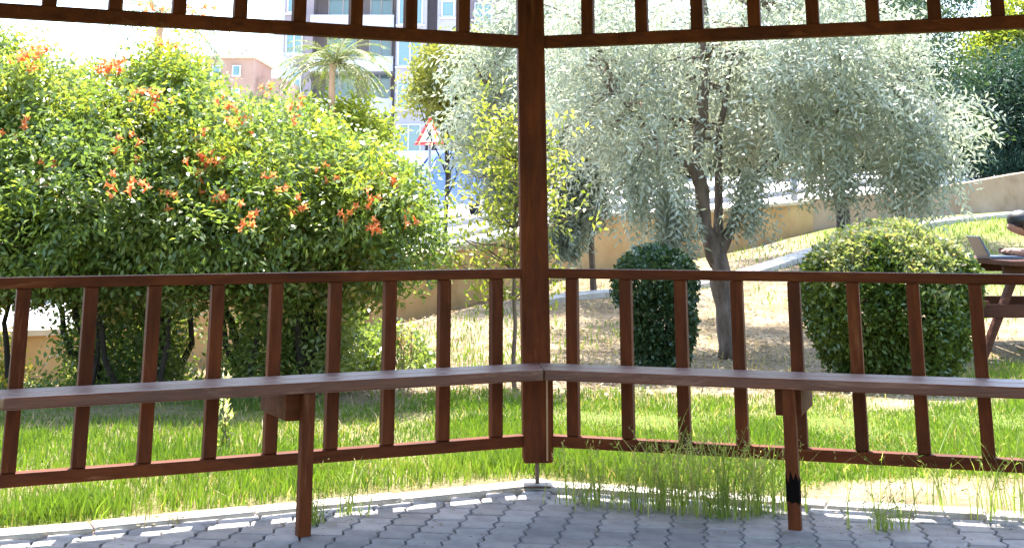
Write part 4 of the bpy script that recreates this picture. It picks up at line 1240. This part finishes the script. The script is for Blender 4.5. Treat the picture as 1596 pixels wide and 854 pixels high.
SKIN = mat_plain('skin', (.33, .17, .11), .55)
HAIR = mat_plain('hair', (.012, .010, .010), .5)
SHIRT = mat_noise('pale_shirt', [(.4, (.42, .45, .36)), (.6, (.62, .62, .56))], 14, .9)
TROU = mat_plain('dark_trousers', (.03, .032, .045), .9)
def skin_obj(name, verts, edges, radii, mat, parent, root_i=0, sub=2):
    me = bpy.data.meshes.new(name); me.from_pydata([tuple(v) for v in verts], edges, [])
    o = link(name, me, parent)
    o.modifiers.new('skin', 'SKIN')
    bpy.context.view_layer.update()
    if not me.skin_vertices:
        bpy.context.view_layer.objects.active = o
        o.select_set(True); bpy.ops.mesh.customdata_skin_add(); o.select_set(False)
    for i, r_ in enumerate(radii):
        sv_ = me.skin_vertices[0].data[i]
        sv_.radius = r_ if hasattr(r_, '__len__') else (r_, r_)
        sv_.use_root = (i == root_i)
    ss = o.modifiers.new('sub', 'SUBSURF'); ss.levels = sub; ss.render_levels = sub
    o.modifiers['skin'].use_smooth_shade = True
    me.materials.append(mat)
    return o
pr = empty('person', (4.480, 10.95, G0)); tag(pr, 'person with short dark hair leaning over the laptop at the picnic table', 'person')
O = pr.location
def rel(p): return (p[0] - O.x, p[1] - O.y, p[2] - O.z)
ZS = .43
BV, BE, BR = [], [], []
def bv(p, r, par=None):
    BV.append(rel(p)); BR.append(r)
    if par is not None: BE.append((par, len(BV) - 1))
    return len(BV) - 1
pel = bv((4.460, 10.95, ZS + .10), (.13, .11)); ab_ = bv((4.380, 10.95, ZS + .24), (.12, .10), pel); ch = bv((4.220, 10.95, ZS + .38), (.125, .10), ab_)
nk_ = bv((4.060, 10.95, ZS + .46), .055, ch); jw = bv((3.950, 10.95, ZS + .485), .068, nk_); hd1 = bv((3.890, 10.95, ZS + .515), (.088, .082), jw); hd2 = bv((3.880, 10.95, ZS + .565), (.078, .07), hd1)
nose = bv((3.798, 10.95, ZS + .485), .014, hd1)
hands = []
for s_ in (-1, 1):
    sh = bv((4.180, 10.95 + s_ * .16, ZS + .38), .058, ch); el = bv((4.060, 10.95 + s_ * .24, ZS + .29 + .01), .042, sh)
    wr = bv((3.820, 10.95 + s_ * .12, .752), .028, el); pm_ = bv((3.750, 10.95 + s_ * .10, .755), (.036, .018), wr)
    for j, (dy, ln) in enumerate(((-.03, .05), (-.01, .06), (.01, .062), (.03, .052))):
        f1 = bv((3.97 - ln * .6, 10.95 + s_ * .10 + dy, .762), .008, pm_); bv((3.97 - ln, 10.95 + s_ * .10 + dy, .741), .007, f1)
    bv((3.755, 10.95 + s_ * .05, .748), .009, wr)
    hp = bv((4.440, 10.95 + s_ * .09, ZS + .075), .085, pel); kn = bv((4.080, 10.95 + s_ * .13, ZS + .085), .058, hp); an = bv((4.120, 10.95 + s_ * .13, .10), .036, kn); bv((3.980, 10.95 + s_ * .13, .055), (.03, .04), an)
body = skin_obj('body', BV, BE, BR, SKIN, pr)
def cloth(name, pts, edges, radii, mat): return skin_obj(name, [rel(p) for p in pts], edges, radii, mat, pr)
cloth('shirt', [(4.460, 10.95, ZS + .12), (4.380, 10.95, ZS + .24), (4.220, 10.95, ZS + .38), (4.100, 10.95, ZS + .445), (4.180, 10.79, ZS + .38), (4.090, 10.72, ZS + .31), (4.180, 11.11, ZS + .38), (4.090, 11.18, ZS + .31)],
      [(0, 1), (1, 2), (2, 3), (2, 4), (4, 5), (2, 6), (6, 7)], [(.15, .125), (.14, .118), (.142, .115), .07, .072, .06, .072, .06], SHIRT)
for s_ in (-1, 1):
    cloth('trouser_leg', [(4.460, 10.95 + s_ * .07, ZS + .085), (4.080, 10.95 + s_ * .13, ZS + .085), (4.120, 10.95 + s_ * .13, .12)], [(0, 1), (1, 2)], [.10, .07, .052], TROU)
mb = MB(); mb.ball((3.905, 10.95, .985), (.104, .092, .074), 14, 10); mb.ball((3.945, 10.95, .945), (.068, .086, .075), 12, 8)
mb.build('hair', HAIR, pr, smooth=True)
for s_ in (-1, 1):
    mb = MB(); mb.ball((3.822, 10.95 + s_ * .034, .958), (.008, .012, .008), 8, 6); mb.build('eye', BLACK, pr)
    mb = MB(); mb.ball((3.915, 10.95 + s_ * .088, .942), (.02, .012, .03), 8, 6); mb.build('ear', SKIN, pr, smooth=True)
mb = MB(); mb.ball((3.865, 10.95, .893), (.012, .024, .005), 8, 6); mb.build('mouth', mat_plain('lips', (.3, .1, .08), .5), pr)

# ------------------------------------------------------------------ grass and small plants
def blades(name, X, Y, Z, H, Wd, mat, label, cat, lean=.35, seg2=True, parent=None):
    n_ = len(X)
    a_ = rng.uniform(0, 2 * math.pi, n_); b_ = rng.uniform(0, 2 * math.pi, n_)
    s = np.stack([np.cos(a_), np.sin(a_), np.zeros(n_)], 1) * (Wd / 2)[:, None]
    ln = np.stack([np.cos(b_), np.sin(b_), np.zeros(n_)], 1) * (H * np.abs(rng.normal(0, lean, n_)))[:, None]
    b0 = np.stack([X, Y, Z], 1); mid = b0 + ln * .3 + np.stack([0 * X, 0 * X, H * .55], 1); tip = b0 + ln + np.stack([0 * X, 0 * X, H], 1)
    # one kite-shaped blade: base, bulge, tip, bulge
    q = np.stack([b0 - s * .35, mid + s * .9, tip, mid - s * .9], 1)
    o = np_mesh(name, q, 4, mat, parent)
    if parent is None: tag(o, label, cat, kind='stuff')
    return o
def scatter(n_, x0, x1, y0, y1):
    # more blades close by
    y = y0 + (y1 - y0) * rng.random(n_) ** 1.35
    x = rng.uniform(-1, 1, n_) * (.42 * y + .5)
    return x, y
x, y = scatter(420000, 0, 0, 4.4, 13.0)
g = lawn(x, y); ok = (rng.random(len(x)) < g ** 1.3 * .95) & (oct_in(x, y) < -.07)
x, y = x[ok], y[ok]
H = rng.uniform(.035, .085, len(x)) * (.55 + .75 * vnoise(x, y, 2.3, 21)) * (.75 + .45 * np.clip((7.5 - y) / 2, 0, 1))
blades('lawn_grass', x, y, terr(x, y) - .025, H, rng.uniform(.004, .008, len(x)) * (1 + .08 * (y - 5)), GRASS, 'bright green lawn grass between the gazebo and the shrubs', 'grass')
x, y = scatter(60000, 0, 0, 4.6, 20)
g = lawn(x, y)
pd = np.clip(vnoise(x, y, 1.1, 31) * 1.5 - .45, 0, 1) * .5 + (g > .2) * .12
ok = (rng.random(len(x)) < pd) & (oct_in(x, y) < -.2) & (y < np.interp(x, wx, wy) - .3)
x, y = x[ok], y[ok]
blades('dry_grass', x, y, terr(x, y) - .02, rng.uniform(.03, .08, len(x)), rng.uniform(.004, .008, len(x)) * (1 + .06 * (y - 5)), DRY, 'straw coloured dry grass scattered over the bare soil', 'grass', .6)
x, y = scatter(42000, 0, 0, 9, 20)
ok = (rng.random(len(x)) < np.clip(lawn(x, y) * 1.2 * (y > 12.5) + np.clip(vnoise(x, y, .9, 41) * 2 - 1.0, 0, .6), 0, 1)) & (y < np.interp(x, wx, wy) - .3)
x, y = x[ok], y[ok]
blades('far_grass', x, y, terr(x, y) - .02, rng.uniform(.04, .09, len(x)), rng.uniform(.007, .012, len(x)) * (1 + .05 * (y - 9)), GRASS, 'patchy green grass on the slope below the walls', 'grass')
n_ = 16000
x, y = scatter(n_, 0, 0, 8.6, 17)
ok = (np.abs(x - .8) < 5) & (lawn(x, y) < .6) & (y < np.interp(x, wx, wy) - .3); x, y = x[ok], y[ok]
ps = np.stack([x, y, terr(x, y) + .0], 1)
a_ = rng.normal(size=ps.shape) * np.array([1, 1, .25])
o = leaves('leaf_litter', ps, a_, np.tile([0, 0, 1.0], (len(ps), 1)) + rng.normal(0, .3, ps.shape), rng.uniform(.03, .06, len(ps)), rng.uniform(.012, .02, len(ps)), LITTER, None)
tag(o, 'dry fallen leaves littering the bare soil under the silver tree', 'leaf litter', kind='stuff')

# tall weeds growing through the paving edge
def weed(label, px, D, nb, h, spread, mat=WEED, name='weed_clump', heads=0):
    x = (px - 798) * D / 2221
    root = empty(name, (x, D, 0)); tag(root, label, 'weed', 'weeds along the paving edge')
    qs = []; hp = []; ha = []
    for _ in range(int(nb * 1.8)):
        b = np.array([x + random.gauss(0, spread), D + random.gauss(0, spread * .6), -.012])
        H_ = h * random.choice((.35, .5, .65, .8, 1.0)) * random.uniform(.8, 1.1); a = random.uniform(0, 2 * math.pi)
        d = np.array([math.cos(a), math.sin(a), 0]) * random.uniform(.15, .85)
        sd_ = np.array([math.cos(a + 1.57), math.sin(a + 1.57), 0]) * random.uniform(.0012, .0026)
        P_ = [b + d * H_ * t_ ** 2 + np.array([0, 0, H_ * (t_ - .12 * t_ ** 3)]) for t_ in (0, .3, .6, .85, 1.0)]
        for k, wq in enumerate((1, .95, .75, .4)):
            w1 = (1, .95, .75, .4, .08)[k + 1]
            qs.append([P_[k] - sd_ * wq, P_[k] + sd_ * wq, P_[k + 1] + sd_ * w1, P_[k + 1] - sd_ * w1])
        for t_ in range(3):
            k = random.randint(1, 3); u_ = random.random()
            c_ = P_[k] * (1 - u_) + P_[k + 1] * u_; v_ = rng.normal(0, .7, 3) + np.array([0, 0, .35]); v_ = v_ / np.linalg.norm(v_)
            L_ = random.uniform(.012, .03); w_ = np.cross(v_, rng.normal(size=3)); w_ = w_ / np.linalg.norm(w_) * .0022
            qs.append([c_, c_ + v_ * L_ * .5 + w_, c_ + v_ * L_, c_ + v_ * L_ * .5 - w_])
        if random.random() < heads:
            for t_ in range(7):
                hp.append(P_[-1] - np.array([0, 0, .008 * t_])); ha.append(rng.normal(0, .6, 3) + np.array([0, 0, .8]))
    np_mesh('stalks', np.array(qs), 4, mat, root)
    if hp:
        leaves('seed_heads', np.array(hp), np.array(ha), rng.normal(size=(len(hp), 3)), .014, .005, DRY, root)
weed('feathery weed tuft on the pavers just right of the corner post', 905, 5.45, 26, .22, .045, heads=.2)
weed('bushy weed clump on the pavers under the right bench, second from the post', 960, 5.38, 45, .28, .08, heads=.2)
weed('tall weed clump crossing the bottom rail of the right railing', 1030, 5.34, 80, .36, .08, heads=.25)
weed('dense upright weed clump left of the scorched bench leg', 1110, 5.22, 90, .34, .065, heads=.2)
weed('weed clump touching the left side of the scorched bench leg', 1178, 5.30, 55, .30, .06, heads=.2)
weed('low weed tuft on the pavers nearest the scorched leg at its right', 1345, 5.02, 26, .18, .05, heads=.1)
weed('thin wispy weeds in front of the sandy patch', 1400, 5.3, 22, .34, .10, heads=.3)
weed('tall wispy weeds before the sandy patch at the far right', 1525, 5.2, 26, .40, .09, heads=.3)
weed('small weed tuft on the pavers just right of the plain bench leg', 506, 5.12, 26, .16, .022)
weed('thin weed sprig on the pavers below the left bench, right of the small tuft', 566, 5.25, 16, .22, .03, heads=.2)
weed('sparse dry sprigs on the kerb at the left', 275, 5.1, 9, .12, .05, DRY)

def plant(name, label, px, D, kind):
    x = (px - 798) * D / 2221; z = tz(x, D) - .02
    root = empty(name, (x, D, z)); tag(root, label, 'plant')
    mb = MB(); hp, ha = [], []; lp_, la = [], []
    for i in range(9 if kind == 'pink' else 4):
        h = random.uniform(.22, .36) if kind == 'pink' else random.uniform(.16, .30)
        e = np.array([x + random.gauss(0, .07 if kind == 'pink' else .045), D + random.gauss(0, .05), z + h])
        p_ = limb_path((x + random.gauss(0, .02), D, z), e, 0, .05, 6)
        mb.tube(p_, .003, 5, False)
        for k in range(26 if kind == 'pink' else 7):
            hp.append(e + rng.normal(0, .014, 3) * np.array([1, 1, 2.2])); ha.append(rng.normal(0, .6, 3) + np.array([0, 0, .6]))
        for q in p_[1:5]:
            for _ in range(3): lp_.append(q); la.append(rng.normal(0, .6, 3) + np.array([0, 0, .3]))
    mb.build('stems', TWIG, root)
    leaves('flower_heads', np.array(hp), np.array(ha), rng.normal(size=(len(hp), 3)), .022 if kind == 'pink' else .038, .010 if kind == 'pink' else .018, PINK if kind == 'pink' else CREAM, root)
    leaves('leaves', np.array(lp_), np.array(la), rng.normal(size=(len(lp_), 3)), .05, .014, WEED, root)
plant('seed_plant', 'dry pinkish seed plant on the lawn edge left of the sapling', 636, 9.0, 'pink')
plant('flowering_weed', 'small cream flowering weed behind the left bench below the vine', 366, 6.6, 'cream')
# low bushy growth at the foot of the vine's right end
lb = empty('low_bush', (-.85, 9.6, -.03)); tag(lb, 'low green bush at the right foot of the flowering vine', 'bush')
P2_, N2 = ell_surface([(-.82, 9.6, .05, .22, .24, .20), (-1.05, 9.5, .04, .22, .22, .20)], 900, .2, .7)
pos, ax_, nr = sprays(P2_, N2 + rng.normal(0, .5, P2_.shape) + np.array([0, 0, .4]), 5, .024, .04, 1.0)
leaves('foliage', pos, ax_, upfix(nr, .3), .045, .02, VINE, lb)

# dry leaf bits and soil crumbs blown onto the pavers
x = rng.uniform(-1.9, 2.0, 2600); y = rng.uniform(4.3, 5.8, 2600)
d = oct_in(x, y); ok = (d > -.1) & (rng.random(2600) < np.exp(-np.clip(d, 0, 9) * 3.0)); x, y = x[ok], y[ok]
ps = np.stack([x, y, np.full(len(x), .004)], 1)
o = leaves('paving_litter', ps, rng.normal(size=ps.shape) * np.array([1, 1, .1]), np.tile([0, 0, 1.0], (len(ps), 1)) + rng.normal(0, .2, ps.shape), rng.uniform(.006, .028, len(ps)), rng.uniform(.004, .010, len(ps)), LITTER, None)
tag(o, 'dry leaf bits scattered on the pavers along the railing', 'leaf litter', kind='stuff')
